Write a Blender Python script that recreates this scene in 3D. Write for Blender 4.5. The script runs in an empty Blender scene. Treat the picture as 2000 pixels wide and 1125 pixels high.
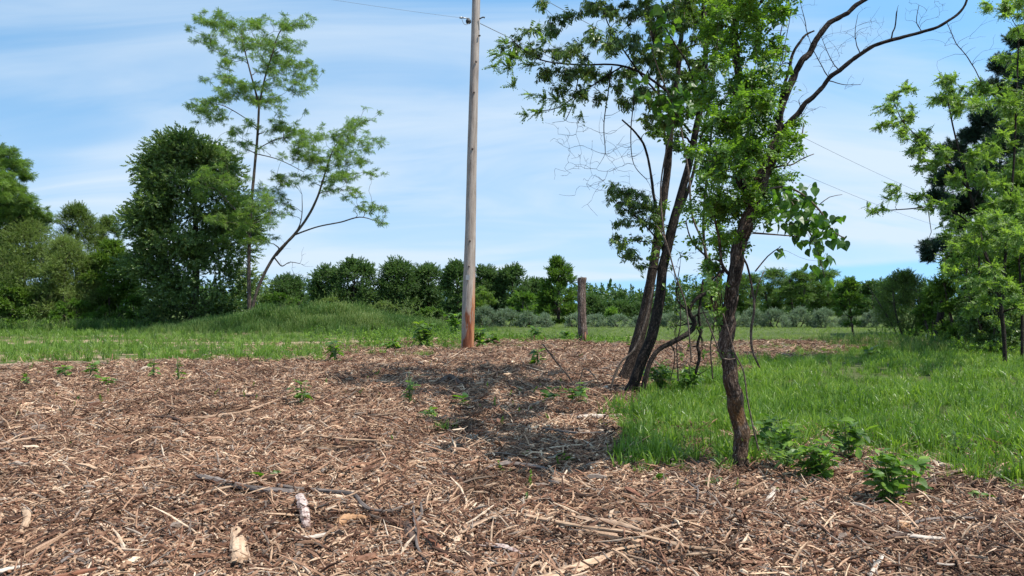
import bpy, math, random
import numpy as np
rng = np.random.default_rng(7)
PI = math.pi
S = bpy.context.scene
C = S.collection

# ------------------------------------------------------------------ camera
H = 1.45
F = 1500.0
PITCH = math.atan((595 - 562.5) / F)
cam_d = bpy.data.cameras.new('camera'); cam = bpy.data.objects.new('camera', cam_d); C.objects.link(cam)
cam.location = (0, 0, H); cam.rotation_euler = (PI/2 + PITCH, 0, 0)
cam_d.sensor_width = 36; cam_d.lens = F/2000*36; cam_d.clip_start = 0.05; cam_d.clip_end = 5000
S.camera = cam
# ------------------------------------------------------------------ sun and sky
SUN_EL = math.radians(61)
SUN_AZ = math.atan2(0.90, -0.42)          # compass-style: x = sin, y = cos (to the right, a little behind the camera)
sd = Vs = np.array([math.sin(SUN_AZ)*math.cos(SUN_EL), math.cos(SUN_AZ)*math.cos(SUN_EL), math.sin(SUN_EL)])
sl = bpy.data.lights.new('sun', 'SUN'); sl.energy = 4.6; sl.angle = math.radians(0.55); sl.color = (1.0, 0.95, 0.87)
so = bpy.data.objects.new('sun', sl); C.objects.link(so)
from mathutils import Vector, Matrix, Euler
so.rotation_euler = Vector((-sd[0], -sd[1], -sd[2])).to_track_quat('-Z', 'Y').to_euler()
so.location = (20, -10, 40)
S.view_settings.view_transform = 'Standard'; S.view_settings.look = 'None'
S.view_settings.exposure = 0.66; S.view_settings.gamma = 1.0; S.view_settings.use_curve_mapping = False
S.cycles.max_bounces = 8; S.cycles.transparent_max_bounces = 8
S.cycles.use_denoising = True

W = bpy.data.worlds.new('World'); S.world = W; W.use_nodes = True
def world():
    nt = W.node_tree; N = nt.nodes; L = nt.links; N.clear()
    def n(t, **k):
        x = N.new(t)
        for a, b in k.items(): setattr(x, a, b)
        return x
    def m(op, a, b=None, c=None, clamp=False):
        x = n('ShaderNodeMath', operation=op); x.use_clamp = clamp
        for i, v in enumerate((a, b, c)):
            if v is None: continue
            if isinstance(v, (int, float)): x.inputs[i].default_value = v
            else: L.new(v, x.inputs[i])
        return x.outputs[0]
    out = n('ShaderNodeOutputWorld'); bg = n('ShaderNodeBackground'); L.new(bg.outputs[0], out.inputs[0])
    sky = n('ShaderNodeTexSky', sky_type='NISHITA'); sky.sun_disc = False
    sky.sun_elevation = SUN_EL; sky.sun_rotation = SUN_AZ
    sky.altitude = 100; sky.air_density = 1.1; sky.dust_density = 0.6; sky.ozone_density = 2.0
    bg.inputs['Strength'].default_value = 0.13
    tc = n('ShaderNodeTexCoord'); sep = n('ShaderNodeSeparateXYZ'); L.new(tc.outputs['Generated'], sep.inputs[0])
    X, Y, Z = sep.outputs
    zc = m('MAXIMUM', Z, 0.0)
    den = m('ADD', zc, 0.34)
    cx = m('DIVIDE', X, den); cy = m('DIVIDE', Y, den)
    comb = n('ShaderNodeCombineXYZ'); L.new(cx, comb.inputs[0]); L.new(cy, comb.inputs[1])
    def noise(scale, rot, sc, detail, rough, dist, loc=(0,0,0)):
        mp = n('ShaderNodeMapping'); L.new(comb.outputs[0], mp.inputs[0])
        mp.inputs['Rotation'].default_value = (0, 0, rot); mp.inputs['Scale'].default_value = sc; mp.inputs['Location'].default_value = loc
        t = n('ShaderNodeTexNoise'); L.new(mp.outputs[0], t.inputs['Vector'])
        t.inputs['Scale'].default_value = scale; t.inputs['Detail'].default_value = detail
        t.inputs['Roughness'].default_value = rough; t.inputs['Distortion'].default_value = dist
        return t.outputs['Fac']
    a = noise(0.75, math.radians(-38), (0.55, 1.5, 1), 3, 0.45, 0.5, (2.3, 1.2, 0))
    b = noise(2.4, math.radians(-46), (0.5, 1.6, 1), 5, 0.5, 1.4, (0.7, 4.2, 0))
    w = m('ADD', m('MULTIPLY', a, 0.66), m('MULTIPLY', b, 0.34))
    mr = n('ShaderNodeMapRange', interpolation_type='SMOOTHSTEP'); L.new(w, mr.inputs[0])
    mr.inputs[1].default_value = 0.40; mr.inputs[2].default_value = 0.66
    lift = n('ShaderNodeCombineXYZ'); L.new(X, lift.inputs[0]); L.new(Y, lift.inputs[1]); L.new(m('ADD', m('MAXIMUM', Z, 0.0), 0.34), lift.inputs[2])
    L.new(lift.outputs[0], sky.inputs['Vector'])
    # thicker veil low in the sky, all round, with a flat lower edge above a clear band
    lo = n('ShaderNodeMapRange', interpolation_type='SMOOTHSTEP'); L.new(Z, lo.inputs[0])
    lo.inputs[1].default_value = 0.30; lo.inputs[2].default_value = 0.03; lo.inputs[3].default_value = 0.0; lo.inputs[4].default_value = 1.0
    edge = m('ADD', Z, m('MULTIPLY', X, -0.055))
    edge = m('ADD', edge, m('MULTIPLY', b, 0.006))
    cl = n('ShaderNodeMapRange', interpolation_type='SMOOTHSTEP'); L.new(edge, cl.inputs[0])
    cl.inputs[1].default_value = 0.023; cl.inputs[2].default_value = 0.032; cl.inputs[3].default_value = 0.22
    hi = n('ShaderNodeMapRange'); L.new(Z, hi.inputs[0])
    hi.inputs[1].default_value = 0.0; hi.inputs[2].default_value = 0.45; hi.inputs[3].default_value = 0.75; hi.inputs[4].default_value = 0.65
    f = m('ADD', m('MULTIPLY', mr.outputs[0], hi.outputs[0]), m('MULTIPLY', lo.outputs[0], 0.5), clamp=True)
    f = m('MULTIPLY', f, cl.outputs[0])
    f = m('MINIMUM', f, 0.88)
    # the clear sky: the Nishita sky tinted to the photograph's camera blue
    tint = n('ShaderNodeMix', data_type='RGBA', blend_type='MULTIPLY'); tint.inputs[0].default_value = 1
    L.new(sky.outputs[0], tint.inputs[6]); tint.inputs[7].default_value = SKY_TINT
    mix = n('ShaderNodeMix', data_type='RGBA'); L.new(f, mix.inputs[0]); L.new(tint.outputs[2], mix.inputs[6])
    mix.inputs[7].default_value = CLOUD
    L.new(mix.outputs[2], bg.inputs['Color'])
SKY_TINT = (1.08, 1.48, 1.42, 1)
CLOUD = (3.75, 4.35, 4.95, 1)
world()

# ------------------------------------------------------------------ helpers
def ray(px, py):
    u = (px - 1000)/F; v = (562.5 - py)/F
    cp, sp = math.cos(PITCH), math.sin(PITCH)
    return np.array([u, cp - v*sp, sp + v*cp])
def P(px, py, d):
    r = ray(px, py); return np.array([0, 0, H]) + r*(d/r[1])
def G(px, py, z=0.0):
    r = ray(px, py); t = (z - H)/r[2]; return np.array([0, 0, H]) + r*t
def pix(x, y):
    y = np.maximum(y, 0.3); return 1000 + F*x/y, 595 + H*F/y
def lattice(ix, iy, seed):
    h = (ix.astype(np.int64)*374761393 + iy.astype(np.int64)*668265263 + seed*974634777) & 0x7fffffff
    h = ((h ^ (h >> 13))*1274126177) & 0x7fffffff
    return ((h ^ (h >> 16)) & 0xffff)/65535.0
def vnoise(x, y, seed=0):
    x = np.asarray(x, float); y = np.asarray(y, float)
    ix = np.floor(x); iy = np.floor(y); fx = x-ix; fy = y-iy
    fx = fx*fx*(3-2*fx); fy = fy*fy*(3-2*fy); ix = ix.astype(int); iy = iy.astype(int)
    a = lattice(ix, iy, seed); b = lattice(ix+1, iy, seed); c = lattice(ix, iy+1, seed); d = lattice(ix+1, iy+1, seed)
    return (a*(1-fx)+b*fx)*(1-fy) + (c*(1-fx)+d*fx)*fy
def sstep(a, b, x):
    t = np.clip((x-a)/(b-a), 0, 1); return t*t*(3-2*t)
def inpoly(px, py, poly):
    r = np.zeros(px.shape, bool); n = len(poly)
    for i in range(n):
        x0, y0 = poly[i]; x1, y1 = poly[(i+1) % n]
        if y0 == y1: continue
        c = ((y0 > py) != (y1 > py)) & (px < (x1-x0)*(py-y0)/(y1-y0)+x0)
        r ^= c
    return r
MOUND = (-10.3, 39.5)
def ground_z(x, y):
    x = np.asarray(x, float); y = np.asarray(y, float)
    near = 1 - sstep(14, 45, np.hypot(x, y))
    z = 0.05*(vnoise(x/1.6, y/1.6, 3)-.5)*(0.3+0.7*near) + .05*(vnoise(x/.8, y/.6, 6)-.5)*near + 0.035*(vnoise(x/.45, y/.45, 4)-.5)*near
    z = z + 0.10*(vnoise(x/7, y/7, 5)-.5)
    q = ((x-MOUND[0])/6.8)**2 + ((y-MOUND[1])/3.0)**2
    z = z + 0.75*np.exp(-q*1.3)
    return z
def gz(x, y): return float(ground_z(x, y))

def new_mesh(name, v, f, mats=(), mi=None, smooth=True, attrs=None):
    me = bpy.data.meshes.new(name)
    v = np.asarray(v, float).reshape(-1, 3)
    if isinstance(f, np.ndarray): f = f.tolist()
    me.from_pydata(v.tolist(), [], f)
    for m_ in mats: me.materials.append(m_)
    if mi is not None: me.polygons.foreach_set('material_index', np.asarray(mi, np.int32))
    me.polygons.foreach_set('use_smooth', [smooth]*len(me.polygons))
    for k, (typ, arr) in (attrs or {}).items():
        a = me.attributes.new(k, typ, 'POINT')
        arr = np.asarray(arr, np.float32)
        a.data.foreach_set('vector' if typ == 'FLOAT_VECTOR' else 'value', arr.ravel())
    me.update()
    return me
def link(name, me, parent=None, loc=None):
    o = bpy.data.objects.new(name, me); C.objects.link(o)
    if parent is not None: o.parent = parent
    if loc is not None: o.location = loc
    return o
def tag(o, label=None, cat=None, group=None, kind=None):
    if label: o['label'] = label
    if cat: o['category'] = cat
    if group: o['group'] = group
    if kind: o['kind'] = kind
    return o
def thing(name, label, cat, loc, group=None):
    o = bpy.data.objects.new(name, None); C.objects.link(o); o.location = tuple(loc); o.empty_display_size = .2
    return tag(o, label, cat, group)

class MB:
    """collects pieces with a per-piece tint (ct) and material index"""
    def __init__(s): s.v = []; s.f = []; s.mi = []; s.ct = []; s.n = 0
    def add(s, v, f, mi=0, ct=0.5):
        v = np.asarray(v, float); s.v.append(v)
        s.f += [tuple(i+s.n for i in q) for q in f]; s.mi += [mi]*len(f)
        s.ct.append(np.full(len(v), ct)); s.n += len(v)
    def mesh(s, name, mats, smooth=False):
        return new_mesh(name, np.vstack(s.v), s.f, mats, s.mi, smooth, {'ct': ('FLOAT', np.concatenate(s.ct))})

def frame(d, roll=0.0, up=(0, 0, 1)):
    d = np.asarray(d, float); d = d/np.linalg.norm(d)
    u = np.asarray(up, float)
    if abs(d @ u) > .97: u = np.array([0, 1., 0.]) if abs(d[1]) < .9 else np.array([1., 0, 0])
    y = np.cross(u, d); y /= np.linalg.norm(y); z = np.cross(d, y)
    c, s_ = math.cos(roll), math.sin(roll)
    return np.stack([d, y*c+z*s_, -y*s_+z*c], 0)     # rows: x, y, z axes
def place(v, o, R, s_=1.0): return np.asarray(o) + (np.asarray(v)*s_) @ R

# ------------------------------------------------------------------ materials
def mat(name):
    m_ = bpy.data.materials.new(name); m_.use_nodes = True
    nt = m_.node_tree; nt.nodes.clear()
    return m_, nt
class NB:
    def __init__(s, nt): s.nt = nt
    def n(s, t, **k):
        x = s.nt.nodes.new(t)
        for a, b in k.items(): setattr(x, a, b)
        return x
    def l(s, a, b): s.nt.links.new(a, b)
    def attr(s, name, typ='GEOMETRY'):
        x = s.n('ShaderNodeAttribute', attribute_name=name, attribute_type=typ); return x
    def math(s, op, a, b=None, c=None, clamp=False):
        x = s.n('ShaderNodeMath', operation=op); x.use_clamp = clamp
        for i, v in enumerate((a, b, c)):
            if v is None: continue
            if isinstance(v, (int, float)): x.inputs[i].default_value = v
            else: s.l(v, x.inputs[i])
        return x.outputs[0]
    def ramp(s, fac, stops, interp='LINEAR'):
        r = s.n('ShaderNodeValToRGB'); cr = r.color_ramp; cr.interpolation = interp
        while len(cr.elements) < len(stops): cr.elements.new(0.5)
        for e, (p, c) in zip(cr.elements, stops): e.position = p; e.color = (*c, 1)
        s.l(fac, r.inputs[0]); return r.outputs[0]
    def noise(s, vec, scale, detail=3, rough=.55, dist=0.0, sc=None):
        if sc is not None:
            mp = s.n('ShaderNodeMapping'); s.l(vec, mp.inputs[0]); mp.inputs['Scale'].default_value = sc; vec = mp.outputs[0]
        t = s.n('ShaderNodeTexNoise'); s.l(vec, t.inputs['Vector']); t.inputs['Scale'].default_value = scale
        t.inputs['Detail'].default_value = detail; t.inputs['Roughness'].default_value = rough; t.inputs['Distortion'].default_value = dist
        return t.outputs['Fac']
    def mix(s, fac, a, b, blend='MIX'):
        x = s.n('ShaderNodeMix', data_type='RGBA', blend_type=blend)
        if isinstance(fac, (int, float)): x.inputs[0].default_value = fac
        else: s.l(fac, x.inputs[0])
        for i, v in ((6, a), (7, b)):
            if isinstance(v, tuple): x.inputs[i].default_value = (*v[:3], 1)
            else: s.l(v, x.inputs[i])
        return x.outputs[2]

def leaf_mat(name, c0, c1, c2, trans=0.35, rough=0.45, spec=0.4, tcol=1.6):
    """c0 dark .. c2 light (new growth); tint picks between them"""
    m_, nt = mat(name); b = NB(nt)
    ct = b.attr('ct').outputs['Fac']; ti = b.attr('tint', 'INSTANCER').outputs['Fac']
    f = b.math('ADD', b.math('MULTIPLY', ct, 0.45), b.math('MULTIPLY', ti, 0.55), clamp=True)
    col = b.ramp(f, [(0.15, c0), (0.5, c1), (0.9, c2)])
    pr = b.n('ShaderNodeBsdfPrincipled'); b.l(col, pr.inputs['Base Color']); pr.inputs['Roughness'].default_value = rough
    pr.inputs['Specular IOR Level'].default_value = spec
    tr = b.n('ShaderNodeBsdfTranslucent')
    tcm = b.mix(1.0, col, (1.12*tcol, 1.2*tcol, 0.45*tcol), 'MULTIPLY'); b.l(tcm, tr.inputs['Color'])
    mx = b.n('ShaderNodeMixShader'); mx.inputs[0].default_value = trans
    b.l(pr.outputs[0], mx.inputs[1]); b.l(tr.outputs[0], mx.inputs[2])
    o = b.n('ShaderNodeOutputMaterial'); b.l(mx.outputs[0], o.inputs[0])
    return m_

def bark_mat(name, dark, mid, light, scale=1.0, bump=0.6, moss=None, streak=6.0):
    m_, nt = mat(name); b = NB(nt)
    uv = b.attr('buv').outputs['Vector']
    n1 = b.noise(uv, 34*scale, 4, .6, .6, (1, 1, 1/streak))
    n2 = b.noise(uv, 7*scale, 3, .5, .3, (1, 1, .5))
    mp = b.n('ShaderNodeMapping'); mp.inputs['Scale'].default_value = (1, 1, .28)
    wob = b.n('ShaderNodeVectorMath', operation='MULTIPLY_ADD'); b.l(uv, wob.inputs[0]); wob.inputs[1].default_value = (1, 1, 1)
    cw = b.n('ShaderNodeCombineXYZ'); w1 = b.noise(uv, 22*scale, 3, .6); b.l(b.math('MULTIPLY', w1, .05), cw.inputs[0]); b.l(b.math('MULTIPLY', w1, .04), cw.inputs[1]); b.l(cw.outputs[0], wob.inputs[2])
    b.l(wob.outputs[0], mp.inputs[0]); vo = b.n('ShaderNodeTexVoronoi', feature='DISTANCE_TO_EDGE'); b.l(mp.outputs[0], vo.inputs['Vector']); vo.inputs['Scale'].default_value = 42*scale
    crk = b.math('MULTIPLY', vo.outputs['Distance'], 3.2, clamp=True)
    f = b.math('ADD', b.math('ADD', b.math('MULTIPLY', n1, 0.55), b.math('MULTIPLY', n2, 0.3)), b.math('MULTIPLY', crk, .2))
    col = b.ramp(f, [(0.40, dark), (0.56, mid), (0.74, light)])
    if moss:
        n3 = b.noise(uv, 9, 3, .6, 1.0)
        sp = b.n('ShaderNodeSeparateXYZ'); b.l(uv, sp.inputs[0])
        z = sp.outputs[2]
        band = b.math('MULTIPLY', b.math('SMOOTH_MIN', b.math('SUBTRACT', z, moss[1]), b.math('SUBTRACT', moss[2], z), .2), 1.5, clamp=True)
        g = b.math('MULTIPLY', b.math('SUBTRACT', n3, .42), 6.0, clamp=True)
        col = b.mix(b.math('MULTIPLY', b.math('MULTIPLY', g, band), .75), col, moss[0])
    pr = b.n('ShaderNodeBsdfPrincipled'); b.l(col, pr.inputs['Base Color']); pr.inputs['Roughness'].default_value = .9
    pr.inputs['Specular IOR Level'].default_value = .15
    bp = b.n('ShaderNodeBump'); bp.inputs['Strength'].default_value = bump; bp.inputs['Distance'].default_value = .03
    b.l(f, bp.inputs['Height']); b.l(bp.outputs[0], pr.inputs['Normal'])
    o = b.n('ShaderNodeOutputMaterial'); b.l(pr.outputs[0], o.inputs[0])
    return m_

def wood_mat():
    """wood chips, splinters and sticks: ct chooses the piece's own colour"""
    m_, nt = mat('shredded_wood'); b = NB(nt)
    ct = b.attr('ct').outputs['Fac']; ti = b.attr('tint', 'INSTANCER').outputs['Fac']
    f = b.math('FRACT', b.math('ADD', ct, b.math('MULTIPLY', ti, 0.999)))
    col = b.ramp(f, [(0.0, (.040, .021, .013)), (.16, (.095, .047, .029)), (.36, (.20, .103, .064)), (.54, (.30, .178, .114)),
                     (.71, (.39, .255, .167)), (.82, (.52, .37, .25)), (.88, (.60, .48, .36)), (.90, (.27, .22, .18)), (1, (.16, .125, .105))])
    tc = b.n('ShaderNodeTexCoord')
    gr = b.noise(tc.outputs['Object'], 60, 3, .6, .3)
    col = b.mix(.85, col, b.ramp(gr, [(.3, (.5, .46, .42)), (.7, (1.25, 1.25, 1.25))]), 'MULTIPLY')
    ge = b.n('ShaderNodeNewGeometry'); pn = b.noise(ge.outputs['Position'], .9, 4, .65, .4)
    col = b.mix(1.0, col, b.ramp(pn, [(.34, (.50, .44, .40)), (.5, (1.04, 1.0, .98)), (.64, (1.28, 1.27, 1.24))]), 'MULTIPLY')
    pr = b.n('ShaderNodeBsdfPrincipled'); b.l(col, pr.inputs['Base Color']); pr.inputs['Roughness'].default_value = .8
    pr.inputs['Specular IOR Level'].default_value = .25
    o = b.n('ShaderNodeOutputMaterial'); b.l(pr.outputs[0], o.inputs[0])
    return m_
def timber_mat(name, dark, mid, light, grain=30, patch=None):
    m_, nt = mat(name); b = NB(nt)
    uv = b.attr('buv').outputs['Vector']
    g = b.noise(uv, grain, 5, .65, .4, (1, 1, .07)); g2 = b.noise(uv, 14, 3, .6, .5, (1, 1, .5))
    f = b.math('ADD', b.math('MULTIPLY', g, .7), b.math('MULTIPLY', g2, .35))
    col = b.ramp(f, [(.36, dark), (.52, mid), (.68, light)])
    if patch:
        n3 = b.noise(uv, 22, 3, .6, .8); col = b.mix(b.math('MULTIPLY', b.math('SUBTRACT', n3, .5), 12, clamp=True), col, patch)
    pr = b.n('ShaderNodeBsdfPrincipled'); b.l(col, pr.inputs['Base Color']); pr.inputs['Roughness'].default_value = .82
    pr.inputs['Specular IOR Level'].default_value = .2
    bp = b.n('ShaderNodeBump'); bp.inputs['Strength'].default_value = .7; bp.inputs['Distance'].default_value = .012
    b.l(f, bp.inputs['Height']); b.l(bp.outputs[0], pr.inputs['Normal'])
    o = b.n('ShaderNodeOutputMaterial'); b.l(pr.outputs[0], o.inputs[0])
    return m_
def simple_mat(name, col, rough=.5, metal=0.0):
    m_, nt = mat(name); b = NB(nt)
    tc = b.n('ShaderNodeTexCoord'); g = b.noise(tc.outputs['Object'], 40, 3)
    c = b.mix(.5, col, b.ramp(g, [(.3, (.6, .6, .6)), (.7, (1.2, 1.2, 1.2))]), 'MULTIPLY')
    pr = b.n('ShaderNodeBsdfPrincipled'); b.l(c, pr.inputs['Base Color']); pr.inputs['Roughness'].default_value = rough; pr.inputs['Metallic'].default_value = metal
    o = b.n('ShaderNodeOutputMaterial'); b.l(pr.outputs[0], o.inputs[0]); return m_

M = {}
M['leaf_dark'] = leaf_mat('leaf_dark', (0.04, 0.082, 0.022), (0.095, 0.16, 0.042), (0.22, 0.29, 0.09), .25, .36, .55, 1.5)
M['leaf_mid'] = leaf_mat('leaf_mid', (0.042, 0.088, 0.017), (0.090, 0.163, 0.024), (0.180, 0.263, 0.038), .35)
M['leaf_bright'] = leaf_mat('leaf_bright', (0.038, 0.085, 0.014), (0.105, 0.195, 0.028), (0.24, 0.36, 0.055), .42)
M['leaf_locust'] = leaf_mat('leaf_locust', (0.055, 0.1, 0.028), (0.12, 0.2, 0.045), (0.24, 0.34, 0.08), .42)
M['leaf_far'] = leaf_mat('leaf_far', (0.036, 0.075, 0.024), (0.07, 0.13, 0.036), (0.14, 0.21, 0.055), .28, .5, .35)
M['leaf_silver'] = leaf_mat('leaf_silver', (0.11, 0.165, 0.1), (0.19, 0.26, 0.165), (0.33, 0.4, 0.29), .2, .5, .4, 1.2)
M['leaf_olive'] = leaf_mat('leaf_olive', (0.06, 0.1, 0.024), (0.14, 0.2, 0.05), (0.26, 0.33, 0.1), .3)
M['leaf_vine'] = leaf_mat('leaf_vine', (0.03, 0.075, 0.015), (0.07, 0.15, 0.025), (0.17, 0.27, 0.045), .45, .4)
M['leaf_droop'] = leaf_mat('leaf_droop', (0.035, 0.069, 0.019), (0.075, 0.131, 0.027), (0.163, 0.237, 0.037), .32, .35, .5)
M['needle'] = leaf_mat('pine_needle', (.012, .032, .02), (.025, .058, .032), (.05, .095, .045), .12, .5, .4, 1.2)
M['grass'] = leaf_mat('grass_blade', (0.05, 0.1, 0.016), (0.125, 0.215, 0.03), (0.3, 0.37, 0.11), .4, .4, .4)
M['grass_dry'] = leaf_mat('grass_field', (.10, .16, .03), (.17, .24, .05), (.30, .34, .11), .3, .6, .3)
M['grass_tall'] = leaf_mat('grass_tall', (0.03, 0.075, 0.018), (0.075, 0.145, 0.03), (0.24, 0.28, 0.1), .25, .5, .3)
M['bark'] = bark_mat('bark_furrowed', (.022, .014, .011), (.10, .068, .05), (.27, .205, .165), 1.3, 1.0, ((.17, .075, .018), .15, 1.05), 5)
M['bark_dark'] = bark_mat('bark_dark', (.012, .009, .008), (.036, .027, .022), (.10, .078, .064), 1.2, .9)
M['bark_mid'] = bark_mat('bark_brown', (.014, .010, .008), (.055, .038, .029), (.15, .11, .088), 1.2, 1.0)
M['bark_far'] = bark_mat('bark_grey', (.04, .03, .024), (.10, .075, .06), (.19, .155, .13), .5, .4)
M['twig'] = bark_mat('twig_bark', (.03, .022, .018), (.075, .055, .045), (.15, .12, .10), 2.0, .2)
M['vine_stem'] = bark_mat('vine_stem_bark', (.05, .035, .028), (.15, .11, .085), (.3, .24, .2), 2.0, .3)
M['wood'] = wood_mat()
M['t_pale'] = timber_mat('timber_pale', (.16, .09, .055), (.38, .25, .16), (.56, .41, .28))
M['t_tan'] = timber_mat('timber_tan', (.15, .085, .055), (.34, .225, .15), (.50, .36, .26))
M['t_white'] = timber_mat('timber_white', (.20, .15, .12), (.46, .38, .31), (.62, .54, .46))
M['t_grey'] = timber_mat('timber_grey', (.045, .035, .03), (.14, .11, .095), (.28, .235, .21))
M['t_dark'] = timber_mat('timber_dark', (.02, .013, .010), (.07, .043, .032), (.15, .10, .08))
M['t_red'] = timber_mat('timber_red', (.07, .028, .016), (.20, .085, .05), (.34, .17, .11))
M['t_orange'] = timber_mat('timber_orange', (.10, .045, .02), (.32, .17, .085), (.46, .28, .16))
M['t_mottled'] = timber_mat('timber_mottled', (.18, .12, .10), (.40, .30, .26), (.56, .47, .42), 30, (.12, .06, .05))
M['metal'] = simple_mat('galvanised_metal', (.35, .35, .35), .45, .6)
M['iron'] = simple_mat('dark_iron', (.05, .045, .04), .6, .4)
M['wire'] = simple_mat('weathered_wire', (.16, .17, .18), .6, .2)
M['white_paint'] = simple_mat('white_paint', (.75, .75, .72), .6)

# ------------------------------------------------------------------ instancing for stuff and crowns (geometry nodes)
_src = {}
def src_obj(me):
    if me.name not in _src:
        _src[me.name] = bpy.data.objects.new('source_' + me.name, me)      # never linked to the scene
    return _src[me.name]
_trees = {}
def scatter_tree(sources):
    key = tuple(m_.name for m_ in sources)
    if key in _trees: return _trees[key]
    g = bpy.data.node_groups.new('scatter', 'GeometryNodeTree')
    g.interface.new_socket('Geometry', in_out='INPUT', socket_type='NodeSocketGeometry')
    g.interface.new_socket('Geometry', in_out='OUTPUT', socket_type='NodeSocketGeometry')
    N = g.nodes; L = g.links
    i = N.new('NodeGroupInput'); o = N.new('NodeGroupOutput')
    iop = N.new('GeometryNodeInstanceOnPoints'); j = N.new('GeometryNodeJoinGeometry')
    for me in sources:
        oi = N.new('GeometryNodeObjectInfo'); oi.inputs['Object'].default_value = src_obj(me); oi.inputs['As Instance'].default_value = False
        gi = N.new('GeometryNodeGeometryToInstance'); L.new(oi.outputs['Geometry'], gi.inputs[0]); L.new(gi.outputs[0], j.inputs[0])
    mp = N.new('GeometryNodeMeshToPoints'); L.new(i.outputs[0], mp.inputs[0])
    L.new(mp.outputs[0], iop.inputs['Points']); L.new(j.outputs[0], iop.inputs['Instance'])
    iop.inputs['Pick Instance'].default_value = True
    def na(n_, t):
        x = N.new('GeometryNodeInputNamedAttribute'); x.data_type = t; x.inputs[0].default_value = n_; return x.outputs[0]
    L.new(na('vid', 'INT'), iop.inputs['Instance Index'])
    L.new(na('rot', 'FLOAT_VECTOR'), iop.inputs['Rotation'])
    L.new(na('scl', 'FLOAT'), iop.inputs['Scale'])
    L.new(iop.outputs[0], o.inputs[0])
    _trees[key] = g; return g
def scatter(name, pts, rot, scl, sources, parent=None, tint=None, kind='stuff'):
    pts = np.asarray(pts, float); n = len(pts)
    me = bpy.data.meshes.new(name); me.vertices.add(n)
    off = np.zeros(3) if parent is None else np.array(parent.location)
    me.vertices.foreach_set('co', (pts-off).astype(np.float32).ravel())
    if tint is None: tint = rng.random(n)
    for k, t, a in (('rot', 'FLOAT_VECTOR', rot), ('scl', 'FLOAT', scl), ('tint', 'FLOAT', tint)):
        at = me.attributes.new(k, t, 'POINT'); at.data.foreach_set('vector' if t == 'FLOAT_VECTOR' else 'value', np.asarray(a, np.float32).ravel())
    at = me.attributes.new('vid', 'INT', 'POINT'); at.data.foreach_set('value', rng.integers(0, len(sources), n).astype(np.int32))
    o = link(name, me, parent)
    for m_ in {m_ for s_ in sources for m_ in s_.materials}: me.materials.append(m_)
    md = o.modifiers.new('scatter', 'NODES'); md.node_group = scatter_tree(sources)
    if kind: o['kind'] = kind
    return o
def scatter_objects(name, pts, rot, scl, sources, parent, tint):
    off = Vector(parent.location)
    for i in range(len(pts)):
        me = sources[int(rng.integers(0, len(sources)))]
        o = bpy.data.objects.new(name, me); C.objects.link(o); o.parent = parent
        o.location = Vector(pts[i]) - off; o.rotation_euler = tuple(rot[i]); s_ = float(scl[i]); o.scale = (s_, s_, s_)
        o['tint'] = float(tint[i])

# ------------------------------------------------------------------ leaf and spray shapes
def leaf_lo(Lg, Wd, fold=.25):
    v = [(0, 0, 0), (Lg*.42, Wd/2, Wd*fold), (Lg, 0, -Lg*.08), (Lg*.42, -Wd/2, Wd*fold)]
    return np.array(v), [(0, 2, 1), (0, 3, 2)]
def leaf_hi(Lg, Wd, fold=.2, curl=.15, prof=(.75, 1.0, .62)):
    v = [(0, 0, 0)]; f = []
    st = (.2, .48, .78)
    for t, p in zip(st, prof):
        z = -curl*Lg*t*t
        v += [(Lg*t, Wd/2*p, z+Wd*fold*p*.5), (Lg*t, 0, z), (Lg*t, -Wd/2*p, z+Wd*fold*p*.5)]
    v.append((Lg, 0, -curl*Lg)); e = len(v)-1
    f = [(0, 2, 1), (0, 3, 2), (1, 2, 5, 4), (2, 3, 6, 5), (4, 5, 8, 7), (5, 6, 9, 8), (7, 8, e), (8, 9, e)]
    return np.array(v, float), f
def leaf_heart(Lg, r_):
    out = [(0.0, 0), (-.14, .22), (-.05, .46), (.18, .56), (.42, .50), (.66, .30), (1.0, 0), (.66, -.30), (.42, -.50), (.18, -.56), (-.05, -.46), (-.14, -.22)]
    v = []
    for x, y in out: v.append((x*Lg, y*Lg*1.0, abs(y)*Lg*.28 - x*x*Lg*.22 + r_.normal(0, .02)*Lg))
    v.append((.3*Lg, 0, -.02*Lg)); c = len(v)-1
    return np.array(v), [(i, c, (i+1) % 12)[::-1] for i in range(12)]
def twig_tri(a, b, r):
    """three-sided thin stick from a to b"""
    a = np.asarray(a, float); b = np.asarray(b, float); R = frame(b-a)
    o = [R[1]*math.cos(t)+R[2]*math.sin(t) for t in (0, 2.1, 4.2)]
    v = [a+k*r for k in o]+[b+k*r*.5 for k in o]
    return np.array(v), [(0, 1, 4, 3), (1, 2, 5, 4), (2, 0, 3, 5)]

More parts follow.
